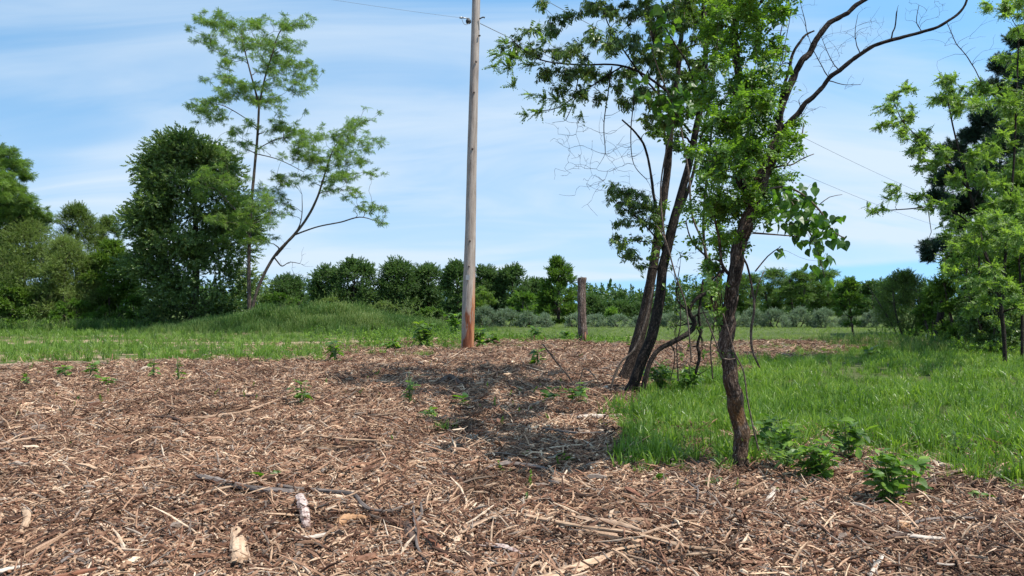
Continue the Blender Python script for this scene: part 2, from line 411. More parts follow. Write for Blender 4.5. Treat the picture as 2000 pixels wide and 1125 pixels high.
def spray_broad(seed, leafm, nleaf=13, lf=.27, wf=.17, hi=False, name='broad'):
    r_ = np.random.default_rng(seed); b = MB()
    v, f = twig_tri((0, 0, 0), (.85, 0, .02), .012); b.add(v, f, 1, .5)
    for i in range(nleaf):
        t = .12 + .85*i/nleaf
        s_ = 1 if i % 2 else -1
        d = np.array([.55+.35*r_.random(), s_*(.9*r_.random()+.35)*(1-.5*t), r_.normal(-.05, .45)])
        if i == nleaf-1: d = np.array([1, 0, .1])
        k = r_.uniform(.75, 1.2)*(1-.25*t)
        v, f = (leaf_hi if hi else leaf_lo)(lf*k, wf*k)
        b.add(place(v, (t*.88, 0, r_.normal(0, .03)), frame(d, r_.normal(0, .6))), f, 0, r_.random())
    return b.mesh(name, [leafm, M['twig']])
def compound(b, o, d, Lg, r_, np_=7, lw=.11, ll=.17, droop=.3, hi=False, ct=None):
    """a pinnate leaf: a rachis with pairs of leaflets"""
    R = frame(d, r_.normal(0, .35)); ctb = r_.random() if ct is None else ct
    pts = [np.array([Lg*t, 0, -droop*Lg*t*t]) for t in np.linspace(0, 1, 4)]
    for p0, p1 in zip(pts[:-1], pts[1:]):
        v, f = twig_tri(p0, p1, .006*Lg+.0008); b.add(place(v, o, R), f, 1, .5)
    for i in range(np_):
        t = .18 + .8*i/np_; c = np.array([Lg*t, 0, -droop*Lg*t*t])
        for s_ in (1, -1):
            k = r_.uniform(.8, 1.1)*(1-.25*abs(t-.5))
            v, f = (leaf_hi if hi else leaf_lo)(ll*Lg*k, lw*Lg*k, .12)
            dd = np.array([.35, s_, r_.normal(-.1, .25)])
            vv = place(v, c, frame(dd, r_.normal(0, .3)))
            b.add(place(vv, o, R), f, 0, np.clip(ctb+r_.normal(0, .12), 0, 1))
    v, f = leaf_lo(ll*Lg, lw*Lg, .1); b.add(place(place(v, (Lg, 0, -droop*Lg), frame((1, 0, -.5))), o, R), f, 0, ctb)
def spray_locust(seed, leafm, n=6, name='locust_spray', np_=6):
    r_ = np.random.default_rng(seed); b = MB()
    v, f = twig_tri((0, 0, 0), (.6, 0, .05), .01); b.add(v, f, 1, .5)
    for i in range(n):
        t = .1+.5*i/n; s_ = 1 if i % 2 else -1
        compound(b, (t, 0, .01), (.6, s_*r_.uniform(.3, 1.1), r_.uniform(-.3, .45)), r_.uniform(.36, .5), r_, np_, .15, .22, .4)
    return b.mesh(name, [leafm, M['twig']])
def spray_droop(seed, leafm, n=9, name='droop_spray'):
    r_ = np.random.default_rng(seed); b = MB()
    v, f = twig_tri((0, 0, 0), (.9, 0, -.08), .009); b.add(v, f, 1, .5)
    for i in range(n):
        t = .1+.85*i/n; s_ = 1 if i % 2 else -1
        v, f = leaf_hi(r_.uniform(.24, .34), r_.uniform(.075, .1), .3, .15, (.8, 1, .6))
        b.add(place(v, (t*.9, 0, -.07*t), frame((.35+r_.normal(0, .15), s_*r_.uniform(.1, .5), -1.0+r_.normal(0, .3)), r_.uniform(-1, 1))), f, 0, r_.random())
    return b.mesh(name, [leafm, M['twig']])
def spray_pine(seed, name='pine_spray'):
    r_ = np.random.default_rng(seed); b = MB()
    v, f = twig_tri((0, 0, 0), (.8, 0, .1), .02); b.add(v, f, 1, .4)
    for i in range(90):
        t = r_.random()**.7; o = np.array([.8*t, 0, .1*t])
        a = r_.uniform(0, 2*PI); d = np.array([.75+.5*t, math.cos(a), math.sin(a)+.15]); d /= np.linalg.norm(d)
        R = frame(d, r_.uniform(0, 3)); Lg = r_.uniform(.2, .32)
        b.add(place([(0, .014, 0), (0, -.014, 0), (Lg, 0, 0)], o, R), [(0, 1, 2)], 0, r_.random())
    return b.mesh(name, [M['needle'], M['twig']])
def tuft(seed, m_, n=14, spread=.24, wid=.042, lean=.75, hmin=.35, name='grass_tuft', seed_heads=0):
    r_ = np.random.default_rng(seed); b = MB()
    for i in range(n):
        a = r_.uniform(0, 2*PI); rr = spread*math.sqrt(r_.random()); o = np.array([rr*math.cos(a), rr*math.sin(a), -.03])
        h = r_.uniform(hmin, 1.0); a2 = r_.uniform(0, 2*PI); ln = lean*r_.random()*1.3
        dx, dy = math.cos(a2), math.sin(a2); w = wid*r_.uniform(.7, 1.3); pw = r_.uniform(0, PI); wx, wy = math.cos(pw)*w/2, math.sin(pw)*w/2
        v = []
        for t, ww in ((0, .8), (.4, 1), (.75, .7)):
            q = o + np.array([dx*ln*t*t*h, dy*ln*t*t*h, h*t*(1-.25*ln*t)])
            v += [q+(wx*ww, wy*ww, 0), q-(wx*ww, wy*ww, 0)]
        v.append(o+np.array([dx*ln*h, dy*ln*h, h*(1-.35*ln)]))
        b.add(v, [(0, 1, 3, 2), (2, 3, 5, 4), (4, 5, 6)], 0, r_.random()*.8)
        if i < seed_heads:
            q = v[-1]
            for k in range(3):
                vv, ff = leaf_lo(.09, .03); b.add(place(vv, q-(0, 0, .03*k), frame((dx*.3, dy*.3, 1), k*2.)), ff, 0, 1.0)
    return b.mesh(name, [m_])
def splinter(r_, Lg, Wd, Th, curve=0.0):
    """a torn sliver: three cross-sections, jagged wedge ends"""
    xs = [-.5, -.12, .2, .5]; ws = [r_.uniform(.15, .6), r_.uniform(.85, 1.1), r_.uniform(.75, 1.1), r_.uniform(.05, .5)]
    v = []
    for x, w in zip(xs, ws):
        cy = r_.normal(0, .15)*Wd + curve*Lg*(x*x*4-.5); z0 = r_.normal(0, .15)*Th
        v += [(x*Lg, cy-w*Wd/2, z0), (x*Lg, cy+w*Wd/2, z0+r_.normal(0, .1)*Th), (x*Lg+r_.normal(0, .03)*Lg, cy+w*Wd*.35, z0+Th*w), (x*Lg+r_.normal(0, .03)*Lg, cy-w*Wd*.35, z0+Th*w*.9)]
    f = [(0, 3, 2, 1), (12, 13, 14, 15)]
    for k in range(3):
        a = 4*k
        for i in range(4):
            j = (i+1) % 4; f.append((a+i, a+j, a+4+j, a+4+i))
    return np.array(v), f
def chip_cluster(seed, n=12, rad=.17, lmin=.04, lmax=.2, name='chip_cluster', wide=.07):
    r_ = np.random.default_rng(seed); b = MB()
    for i in range(n):
        Lg = lmin+(lmax-lmin)*r_.random()**2.2; Wd = min(Lg*.5, r_.uniform(.0025, .009)*(1+Lg*4)*(r_.uniform(2, 3.4) if r_.random() < wide else 1)); Th = Wd*r_.uniform(.25, .8)
        v, f = splinter(r_, Lg, Wd, Th, r_.normal(0, .05))
        a = r_.uniform(0, 2*PI); rr = rad*math.sqrt(r_.random()); t = r_.normal(0, .22)
        b.add(place(v, (rr*math.cos(a), rr*math.sin(a), r_.uniform(-.005, .03)+abs(t)*Lg*.3), frame((math.cos(a*7.3), math.sin(a*7.3), t), r_.normal(0, .5))), f, 0, r_.random())
    return b.mesh(name, [M['wood']])

SRC = {}
SRC['dark'] = [spray_broad(s_, M['leaf_dark'], 14, .27, .2, False, 'dark_spray') for s_ in (1, 2, 3, 4)]
SRC['far'] = [spray_broad(s_, M['leaf_far'], 14, .26, .19, False, 'far_spray') for s_ in (5, 6, 7)]
SRC['mid'] = [spray_broad(s_, M['leaf_mid'], 14, .26, .17, False, 'mid_spray') for s_ in (8, 9, 10)]
SRC['bright'] = [spray_broad(s_, M['leaf_bright'], 12, .25, .16, False, 'bright_spray') for s_ in (11, 12, 13)]
SRC['olive'] = [spray_broad(s_, M['leaf_olive'], 16, .19, .09, False, 'olive_spray') for s_ in (14, 15, 16)]
SRC['silver'] = [spray_broad(s_, M['leaf_silver'], 16, .20, .085, False, 'silver_spray') for s_ in (17, 18, 19)]
SRC['locust'] = [spray_locust(s_, M['leaf_locust']) for s_ in (20, 21, 22)]
SRC['locust_far'] = [spray_locust(s_, M['leaf_mid'], 5, 'feathery_spray', 5) for s_ in (23, 24)]
SRC['droop'] = [spray_droop(s_, M['leaf_droop']) for s_ in (25, 26, 27)]
SRC['pine'] = [spray_pine(s_) for s_ in (28, 29, 30)]
def one_compound(seed, m_, name, np_=7, hi=True, lw=.13, ll=.2):
    r_ = np.random.default_rng(seed); b = MB(); compound(b, (0, 0, 0), (1, 0, 0), 1.0, r_, np_, lw, ll, .3, hi); return b.mesh(name, [m_, M['twig']])
SRC['compound'] = [one_compound(s_, M['leaf_bright'], 'compound_leaf', 4, True, .2, .34) for s_ in (31, 32, 33)]
SRC['compound_locust'] = [one_compound(s_, M['leaf_locust'], 'locust_leaf', 8) for s_ in (34, 35, 36)]
def one_leaf(seed, m_, name, kind='hi'):
    r_ = np.random.default_rng(seed); b = MB()
    if kind == 'heart': v, f = leaf_heart(1.0, r_); v = v+(.35, 0, 0); b.add(v, f, 0, r_.random())
    elif kind == 'lance': v, f = leaf_hi(1.0, .3, .3, .15); b.add(v, f, 0, r_.random())
    else: v, f = leaf_hi(1.0, r_.uniform(.5, .6), .2, .3, (.85, 1, .6)); v = v+(.2, 0, 0); b.add(v, f, 0, r_.random())
    v, f = twig_tri((0, 0, 0), (.36 if kind == 'heart' else .22, 0, 0), .012); b.add(v, f, 0, .9)
    return b.mesh(name, [m_])
SRC['heart'] = [one_leaf(s_, M['leaf_vine'], 'heart_leaf', 'heart') for s_ in (40, 41, 42)]
SRC['oval'] = [one_leaf(s_, M['leaf_bright'], 'oval_leaf') for s_ in (43, 44, 45)]
SRC['ovald'] = [one_leaf(s_, M['leaf_mid'], 'oval_leaf_dark') for s_ in (46, 47)]
SRC['lance'] = [one_leaf(s_, M['leaf_droop'], 'lance_leaf', 'lance') for s_ in (48, 49, 50)]
SRC['tuft'] = [tuft(s_, M['grass']) for s_ in (51, 52, 53, 54)]
SRC['tuft_low'] = [tuft(s_, M['grass_dry'], 18, .4, .035, .7, .35, 'field_tuft') for s_ in (55, 56, 57)]
SRC['tuft_tall'] = [tuft(s_, M['grass_tall'], 20, .2, .02, .35, .55, 'tall_tuft', 2) for s_ in (58, 59, 60)]
SRC['chips'] = [chip_cluster(s_, 30, .17, .02, .145) for s_ in range(70, 79)]
SRC['chips_big'] = [chip_cluster(s_, 6, .22, .12, .42, 'chip_cluster_large', .12) for s_ in range(80, 86)]

# ------------------------------------------------------------------ tubes (trunks, limbs, sticks)
def smooth_path(pts, rad, step):
    pts = np.asarray(pts, float); rad = np.asarray(rad, float)
    seg = np.linalg.norm(np.diff(pts, axis=0), axis=1); s_ = np.concatenate([[0], np.cumsum(seg)])
    n = max(3, int(s_[-1]/step)+1); t = np.linspace(0, s_[-1], n)
    # Catmull-Rom
    k = np.clip(np.searchsorted(s_, t, side='right')-1, 0, len(pts)-2)
    u = (t-s_[k])/np.maximum(seg[k], 1e-9)
    p0 = pts[np.maximum(k-1, 0)]; p1 = pts[k]; p2 = pts[k+1]; p3 = pts[np.minimum(k+2, len(pts)-1)]
    u_ = u[:, None]
    q = .5*((2*p1)+(p2-p0)*u_+(2*p0-5*p1+4*p2-p3)*u_**2+(3*p1-p0-3*p2+p3)*u_**3)
    return q, rad[k]*(1-u)+rad[k+1]*u
class Tubes:
    def __init__(s): s.v = []; s.f = []; s.uv = []; s.n = 0
    def add(s, pts, rad, sides=6, rough=0.0, seed=0, lump=0.0, s0=0.0, cap=True, flat=1.0):
        pts = np.asarray(pts, float); rad = np.asarray(rad, float); n = len(pts)
        T = np.gradient(pts, axis=0); T /= np.maximum(np.linalg.norm(T, axis=1, keepdims=True), 1e-9)
        u = np.array([1., 0, 0]) if abs(T[0][0]) < .8 else np.array([0, 1., 0])
        U = np.empty_like(pts)
        for i in range(n):
            u = u - T[i]*(u @ T[i]); u /= np.linalg.norm(u); U[i] = u
        Vv = np.cross(T, U)
        a = np.arange(sides)*2*PI/sides; ca = np.cos(a); sa = np.sin(a)
        along = np.concatenate([[0], np.cumsum(np.linalg.norm(np.diff(pts, axis=0), axis=1))])+s0
        R = np.repeat(rad[:, None], sides, 1)
        if rough or lump:
            A = (a[None, :]/(2*PI)*sides).repeat(n, 0); Z = along[:, None].repeat(sides, 1)
            if rough:
                k = vnoise((A*9/sides) % 9 + 50, Z*4+seed*7, seed+11)*.6+vnoise(A*.9 % sides, Z*14, seed+12)*.4
                R = R*(1+rough*(k-.5)*2)
            if lump: R = R*(1+lump*(vnoise(A*2.0/sides*2, Z*2.2+seed, seed+13)-.5)*2)
        v = pts[:, None, :]+U[:, None, :]*(R*ca)[:, :, None]+Vv[:, None, :]*(R*sa*flat)[:, :, None]
        uv = np.stack([(R*ca), (R*sa), np.repeat(along[:, None], sides, 1)], 2)
        b = s.n; s.v.append(v.reshape(-1, 3)); s.uv.append(uv.reshape(-1, 3))
        i = np.arange(n-1)[:, None]; j = np.arange(sides)[None, :]; j2 = (j+1) % sides
        q = np.stack([(b+i*sides+j), (b+i*sides+j2), (b+(i+1)*sides+j2), (b+(i+1)*sides+j)], 2).reshape(-1, 4)
        s.f += q.tolist()
        if cap: s.f += [list(range(b+sides-1, b-1, -1)), list(range(b+(n-1)*sides, b+n*sides))]
        s.n += n*sides
    def mesh(s, name, m_, origin=(0, 0, 0), smooth=True):
        return new_mesh(name, np.vstack(s.v)-np.asarray(origin), s.f, [m_], None, smooth, {'buv': ('FLOAT_VECTOR', np.vstack(s.uv))})

class Skeleton:
    """limbs given by hand, then side branches reaching for every foliage clump"""
    def __init__(s, seed=0): s.r = np.random.default_rng(seed); s.paths = []; s.pos = None; s.tan = None; s.rad = None
    def limb(s, pts, rad, step=.2, sides=10, rough=.08, lump=.1, kink=0.0, key=0):
        q, r = smooth_path(pts, rad, step)
        if kink:
            n = len(q); c = s.r.normal(0, 1, (n//4+3, 3)); t = np.linspace(0, len(c)-1.001, n); i = t.astype(int); w = (t-i)[:, None]
            off = (c[i]*(1-w)+c[i+1]*w)*kink*r[:, None]; off *= np.minimum(1, np.arange(n)/4.)[:, None]; q = q+off
            r = r*(1+.1*s.r.normal(0, 1, n)*np.minimum(1, kink))
        s.paths.append((q, r, sides, rough, lump, key)); s._nodes(q, r)
    def _nodes(s, q, r):
        t = np.gradient(q, axis=0); t /= np.maximum(np.linalg.norm(t, axis=1, keepdims=True), 1e-9)
        if s.pos is None: s.pos, s.tan, s.rad = q.copy(), t, r.copy()
        else: s.pos = np.vstack([s.pos, q]); s.tan = np.vstack([s.tan, t]); s.rad = np.concatenate([s.rad, r])
    def reach(s, anchors, tip=.006, taper=.6, minz=None, wig=.08, seg=5, sides=5, skip=0, rise=.7, maxr=9):
        anchors = np.asarray(anchors, float)
        d0 = np.array([np.min(np.linalg.norm(s.pos-a, axis=1)) for a in anchors])
        for a in anchors[np.argsort(d0)]:
            dv = a-s.pos; dist = np.linalg.norm(dv, axis=1)+1e-6
            hor = np.linalg.norm(dv[:, :2], axis=1)
            cost = dist + rise*np.maximum(0, hor*.35-dv[:, 2]) + np.where(s.rad < tip*1.3, .3*dist, 0)
            if minz is not None: cost = cost + np.where(s.pos[:, 2] < minz, 50, 0)
            k = int(np.argmin(cost)); p = s.pos[k]; L_ = dist[k]
            if L_ < .03: continue
            out = dv[k]/L_; st = out*.7+s.tan[k]*.5+np.array([0, 0, .15]); st /= np.linalg.norm(st)
            t = np.linspace(0, 1, seg+1)[:, None]
            c1 = p+st*L_*.4; c2 = a-(out*.8+np.array([0, 0, -.1]))*L_*.35
            q = (1-t)**3*p+3*(1-t)**2*t*c1+3*(1-t)*t*t*c2+t**3*a
            j = s.r.normal(0, wig*L_, q.shape)*.35; j[0] = 0; j[-1] = 0; q = q+j
            r0 = min(s.rad[k]*taper, maxr, tip*2+.012*L_ + .25*s.rad[k]); r = np.linspace(max(r0, tip), tip*.6, seg+1)
            s.paths.append((q, r, sides, 0, 0, 0)); s._nodes(q[1:], r[1:])
    def build(s, name, m_, parent):
        T = Tubes()
        for i, (q, r, sd_, rough, lump, key) in enumerate(s.paths):
            if key: T2 = Tubes(); T2.add(q, r, sd_, rough, i, lump); link('limb', T2.mesh('limb', M['bark_dark'], parent.location), parent)  # keyed limbs use darker bark, their backlit tone put into the colour
            else: T.add(q, r, sd_, rough, i, lump)
        return link(name, T.mesh(name, m_, parent.location), parent)

def dir_rot(d, r_, rollsd=.5):
    d = np.asarray(d, float); n = np.linalg.norm(d, axis=1)+1e-9
    return np.stack([r_.normal(0, rollsd, len(d)), -np.arcsin(np.clip(d[:, 2]/n, -1, 1)), np.arctan2(d[:, 1], d[:, 0])], 1)
def clump_points(anchors, radii, axis_xy, r_, dens, size, flat=.65, up=.15, shell=.45, droop=0.0):
    """sprays spread through every clump; returns points, directions, clump number"""
    P_, D_, K_ = [], [], []
    for k, (a, r) in enumerate(zip(anchors, radii)):
        n = max(2, int(dens*(r/size)**2*(.75+.5*r_.random())))
        u = r_.normal(size=(n, 3)); u /= np.linalg.norm(u, axis=1, keepdims=True)
        rr = r*r_.random(n)[:, None]**shell
        p = a+u*rr*(1, 1, flat)
        o = np.array([a[0]-axis_xy[0], a[1]-axis_xy[1], 0]); o /= np.linalg.norm(o)+1e-6
        d = u*.9+o*.5+(0, 0, up-droop)+r_.normal(0, .3, (n, 3))
        P_.append(p-d/np.linalg.norm(d, axis=1, keepdims=True)*size*.45); D_.append(d); K_.append(np.full(n, k))
    return np.vstack(P_), np.vstack(D_), np.concatenate(K_)
def crown_mesh(parent, src, anchors, radii, axis, size, dens, seed, tlo=0., thi=1., flat=.65, up=.15, shell=.45, name='crown', nobj=0, objname='leaf', droop=0., keep=None):
    r_ = np.random.default_rng(seed); dens = dens*3.2
    p, d, k = clump_points(anchors, radii, axis, r_, dens, size, flat, up, shell, droop)
    if keep is not None:
        m_ = keep(p); p, d, k = p[m_], d[m_], k[m_]
    ctint = r_.random(len(anchors)); tint = np.clip(tlo+(thi-tlo)*(ctint[k]*.5+r_.random(len(p))*.5), 0, 1)
    rot = dir_rot(d, r_); sc = size*r_.uniform(.7, 1.2, len(p))
    if nobj:
        # the leaves that show largest become parts of their own
        px = 1000+F*p[:, 0]/p[:, 1]; py = 595-(p[:, 2]-H)*F/p[:, 1]
        inv = (px > 0) & (px < 2000) & (py > 0) & (py < 1125)
        near = np.where(inv, sc/p[:, 1], 0); o_ = np.argsort(-near)[:nobj]; rest = np.setdiff1d(np.arange(len(p)), o_)
        scatter_objects(objname, p[o_], rot[o_], sc[o_], SRC[src], parent, tint[o_])
        p, rot, sc, tint = p[rest], rot[rest], sc[rest], tint[rest]
    return scatter(name, p, rot, sc, SRC[src], parent, tint)

def prof_round(h): return np.sqrt(np.clip(1-(2*h-1)**2, 0, 1))**.8
def prof_cone(h): return np.clip(1-h, 0, 1)**.7*np.clip(h*6, 0, 1)**.5
def prof_egg(h): return np.sqrt(np.clip(1-np.abs((h-.38)/(.63 if False else 1))**2*1.0, 0, 1))*np.where(h > .38, np.sqrt(np.clip(1-((h-.38)/.62)**2, 0, 1)), np.sqrt(np.clip(1-((.38-h)/.5)**2, 0, 1)))
def prof_bush(h): return np.sqrt(np.clip(1-h**2.2, 0, 1))
def auto_tree(name, label, cat, cx, d, top, bot, width, src, size, dens, ncl, seed, prof=prof_round, group=None, trunk_r=.15, bark='bark_far',
              basex=None, clr=.22, tlo=0., thi=1., flat=.7, lean=0.0, depth=1.0, stems=1, up=.2, inner=.45, minr=.35, base_z=None, trunk_name='trunk', crown_name='crown'):
    r_ = np.random.default_rng(seed); k = d/F; size = size*.86
    bx = (basex if basex is not None else cx); b = np.array([(bx-1000)*k, d, 0]); b[2] = gz(b[0], b[1]) if base_z is None else base_z
    t = thing(name, label, cat, b, group)
    X0 = (cx-1000)*k; zt = H+(595-top)*k; zb = H+(595-bot)*k; R = width/2*k
    hgt = zt-zb
    cr = clr*min(R, hgt/2)*1.3 if ncl > 20 else .4*R
    h = r_.random(ncl)**.85; a = r_.uniform(0, 2*PI, ncl)
    rr = (R-cr*.6)*prof(h)*(inner+(1-inner)*np.sqrt(r_.random(ncl)))*(.82+.36*r_.random(ncl))
    A = np.stack([X0+np.cos(a)*rr+lean*h*hgt, d+np.sin(a)*rr*depth, zb+cr*.4+h*(hgt-cr*.9)], 1)
    A[0] = (X0+lean*hgt, d, zt-cr*.75)
    rad = cr*r_.uniform(.6, 1.25, ncl)
    dens = dens*4.4*(width*k*.8*hgt)/(size**2)/max((rad**2).sum()/size**2, 1e-6)
    sk = Skeleton(seed)
    for q in range(stems):
        ox = (q-(stems-1)/2)*R*.5
        top_p = np.array([X0+ox*1.6+lean*hgt*.7, d+r_.normal(0, .1)*R, zt-hgt*.22])
        p1 = b+(ox*.3, 0, -.1); mid = (p1*.55+top_p*.45)+r_.normal(0, .05*R, 3)
        sk.limb([p1, mid, top_p], [trunk_r, trunk_r*.75, trunk_r*.25], max(.3, hgt/12), 7, .1, .1)
    nb = min(ncl, 60); sk.reach(A[r_.permutation(ncl)[:nb]], tip=.012+.0006*d*.3, minz=b[2]+.25*max(zb-b[2], .2), seg=4, sides=4)
    sk.build(trunk_name, M[bark], t)
    crown_mesh(t, src, A, rad, (X0, d), size, dens, seed+1, tlo, thi, flat, up, name=crown_name)
    return t
#@@SETTING
# ------------------------------------------------------------------ zones of the ground (world areas, outlined once)
POLY_R = [(1196, 850), (1212, 800), (1240, 772), (1330, 738), (1400, 706), (1520, 698), (1660, 694), (1720, 676), (3200, 668), (3200, 1100), (2000, 948), (1900, 922),
          (1820, 888), (1700, 872), (1600, 868), (1520, 888), (1440, 905), (1330, 884), (1285, 918), (1215, 926)]
def zones(x, y):
    px, py = pix(x, y)
    jx = (vnoise(x/.9, y/.9, 21)-.5)*60 + (vnoise(x/.25, y/.25, 22)-.5)*24
    jy = ((vnoise(x/.9, y/.9, 23)-.5)*50 + (vnoise(x/.22, y/.22, 24)-.5)*52)*np.clip((py-610)/200, .12, 1.3)
    jy = jy + (vnoise(x/3.1, y/1.2, 25)-.5)*34*np.clip((py-640)/40, 0, 1)*np.clip((780-py)/60, 0, 1)
    qx = px+jx; qy = py+jy
    lush = inpoly(qx, qy, POLY_R)
    field = (qy < 671) & (px > 905) & ~lush
    left = (((qy < 663) | ((qy > 675) & (qy < 700-.02*np.maximum(px-100, 0)) & (px < 640))) & (px <= 905))
    soil = (px <= 905) & (((qy >= 662) & (qy <= 676)) | ((qy >= 698-.02*np.maximum(px-100, 0)) & (qy <= 724-.045*np.maximum(px, 0)) & (px < 620)))
    behind = y < 1.0
    return lush & ~behind, field & ~behind, left & ~behind, soil & ~left & ~behind, px, py

def ground():
    nx, ny = 300, 420
    u = np.linspace(-1, 1, nx); X = np.sinh(u*5.6)/np.sinh(5.6)*2600
    v = np.linspace(-.55, 1, ny); Y = np.sinh(v*6.0)/np.sinh(6.0)*2600+6
    XX, YY = np.meshgrid(X, Y); Z = ground_z(XX, YY)
    V = np.stack([XX, YY, Z], 2).reshape(-1, 3)
    i = np.arange(ny-1)[:, None]*nx; j = np.arange(nx-1)[None, :]
    f = np.stack([i+j, i+j+1, i+j+1+nx, i+j+nx], 2).reshape(-1, 4)
    l, fi, le, so_, px, py = zones(XX, YY)
    g = (l | fi | le).astype(float).ravel(); g = np.where(l.ravel(), .85, g); sf = so_.astype(float).ravel()
    m_, nt = mat('ground_soil'); b = NB(nt)
    tc = b.n('ShaderNodeTexCoord').outputs['Object']
    n1 = b.noise(tc, 9, 6, .7, .5); n2 = b.noise(tc, 60, 4, .7, .8); n3 = b.noise(tc, .35, 3, .5)
    mulch = b.ramp(b.math('ADD', b.math('MULTIPLY', n1, .5), b.math('MULTIPLY', n2, .5)), [(.36, (.045, .026, .018)), (.5, (.13, .075, .05)), (.66, (.30, .19, .13))])
    soil = b.ramp(n1, [(.3, (.28, .19, .125)), (.7, (.46, .33, .23))])
    gr = b.ramp(b.math('ADD', b.math('MULTIPLY', n1, .5), b.math('MULTIPLY', n3, .5)), [(.35, (.045, .07, .02)), (.65, (.11, .14, .045))])
    col = b.mix(b.attr('soil').outputs['Fac'], mulch, soil); col = b.mix(b.attr('grass').outputs['Fac'], col, gr)
    pr = b.n('ShaderNodeBsdfPrincipled'); b.l(col, pr.inputs['Base Color']); pr.inputs['Roughness'].default_value = 1; pr.inputs['Specular IOR Level'].default_value = .1
    bp = b.n('ShaderNodeBump'); bp.inputs['Strength'].default_value = .8; bp.inputs['Distance'].default_value = .04
    b.l(b.math('ADD', n1, n2), bp.inputs['Height']); b.l(bp.outputs[0], pr.inputs['Normal'])
    o = b.n('ShaderNodeOutputMaterial'); b.l(pr.outputs[0], o.inputs[0])
    me = new_mesh('ground', V, f, [m_], None, True, {'grass': ('FLOAT', g), 'soil': ('FLOAT', sf)})
    return tag(link('ground', me), 'ground of soil under the mulch, grass and field', None, None, 'structure')
GROUND = ground()

def sample(n, d0, d1, half=.86, seed=0):
    r_ = np.random.default_rng(seed)
    d = d0*(d1/d0)**r_.random(n); x = r_.uniform(-half, half, n)*d
    return x, d, r_
def lay(name, x, y, r_, src, s0, s1, label, grow=0.0, tilt=.15, tint=None, sink=0.0, heads=None):
    z = ground_z(x, y)-sink
    n = len(x); sc = r_.uniform(s0, s1, n)*(1+grow*y)
    rot = np.stack([r_.normal(0, tilt, n), r_.normal(0, tilt, n), r_.uniform(0, 2*PI, n)], 1)
    o = scatter(name, np.stack([x, y, z], 1), rot, sc, SRC[src], None, tint if tint is not None else r_.random(n))
    return tag(o, label, None, None, 'stuff')
# mulch: shredded wood over everything that is not grass or bare soil
x, y, r_ = sample(64000, 2.9, 34, seed=101)
l, fi, le, so_, px, py = zones(x, y); k = ~(l | fi | le) & (~so_ | (r_.random(len(x)) < .06)) & ((py > 668))
k &= (r_.random(len(x)) < np.where(px < 500, np.clip((py-700)/40, .08, 1), 1))
lay('wood_mulch', x[k], y[k], r_, 'chips', .8, 1.25, 'shredded wood mulch of tan and red-brown slivers', .035, .18, None, .012)
x, y, r_ = sample(3400, 2.9, 30, seed=102)
l, fi, le, so_, px, py = zones(x, y); k = ~(l | fi | le | so_)
lay('coarse_mulch', x[k], y[k], r_, 'chips_big', .7, 1.1, 'longer splinters lying among the finer wood mulch', .02, .12, None, -.012)
# a few slivers under the lush grass too
x, y, r_ = sample(5000, 5, 20, seed=103); l, *_ = zones(x, y); px, py = pix(x, y); k = l & (py > 820)
lay('mulch_under_grass', x[k], y[k], r_, 'chips', .8, 1.2, 'wood slivers showing between the grass tufts', .03, .2)

SRC['fines'] = [chip_cluster(s_, 46, .16, .012, .05, 'mulch_fines', .3) for s_ in range(90, 94)]
x, y, r_ = sample(26000, 2.9, 24, seed=104)
l, fi, le, so_, px, py = zones(x, y); k = ~(l | fi | le | so_) & (vnoise(x/.6, y/.6, 38) > .3)
lay('mulch_fines', x[k], y[k], r_, 'fines', .8, 1.3, 'fine crumbs of bark and wood packed between the longer slivers', .03, .1, r_.random(k.sum()), -.022)
# grass
x, y, r_ = sample(42000, 4.5, 26, seed=110); l, *_ = zones(x, y); px, py = pix(x, y)
dn = vnoise(x/1.1, y/1.1, 31); k = l & (r_.random(len(x)) < np.clip(dn*2.2-.25, .35, 1)*np.clip((y-5.2)/2.6, .3, 1))
hh = .4+.6*vnoise(x/1.7, y/1.7, 32)+.7*vnoise(x/.35, y/.35, 37)
xk, yk = x[k], y[k]; n = len(xk)
rot = np.stack([r_.normal(0, .12, n), r_.normal(0, .12, n), r_.uniform(0, 2*PI, n)], 1)
o = scatter('lush_grass', np.stack([xk, yk, ground_z(xk, yk)], 1), rot, (r_.uniform(.13, .29, n)*hh[k]), SRC['tuft'], None, np.clip(.05+.65*vnoise(xk/.8, yk/.8, 33)+.75*(r_.random(n)-.25), 0, 1))
tag(o, 'lush bright green grass around the tree trunks', None, None, 'stuff')
x, y, r_ = sample(16000, 19, 75, seed=111); l, fi, le, so_, px, py = zones(x, y); k = fi | (l & (y > 19))
lay('field_grass', x[k], y[k], r_, 'tuft_low', .10, .2, 'short pale green grass of the open field', .004, .1)
x, y, r_ = sample(17000, 19, 60, seed=112); l, fi, le, so_, px, py = zones(x, y)
k = (le & (r_.random(len(x)) < np.clip(1.2-np.maximum(px-350, 0)/700, .35, 1)*np.clip(vnoise(x/.9, y/.7, 36)*2.4, .4, 1))) | (so_ & (r_.random(len(x)) < .38)) | ((py > 676) & (py < 722) & (px < 900) & (vnoise(x/1.3, y/.8, 39) > .62))
lay('verge_grass', x[k], y[k], r_, 'tuft', .16, .34, 'ragged green grass strip along the bare track', .004, .12)
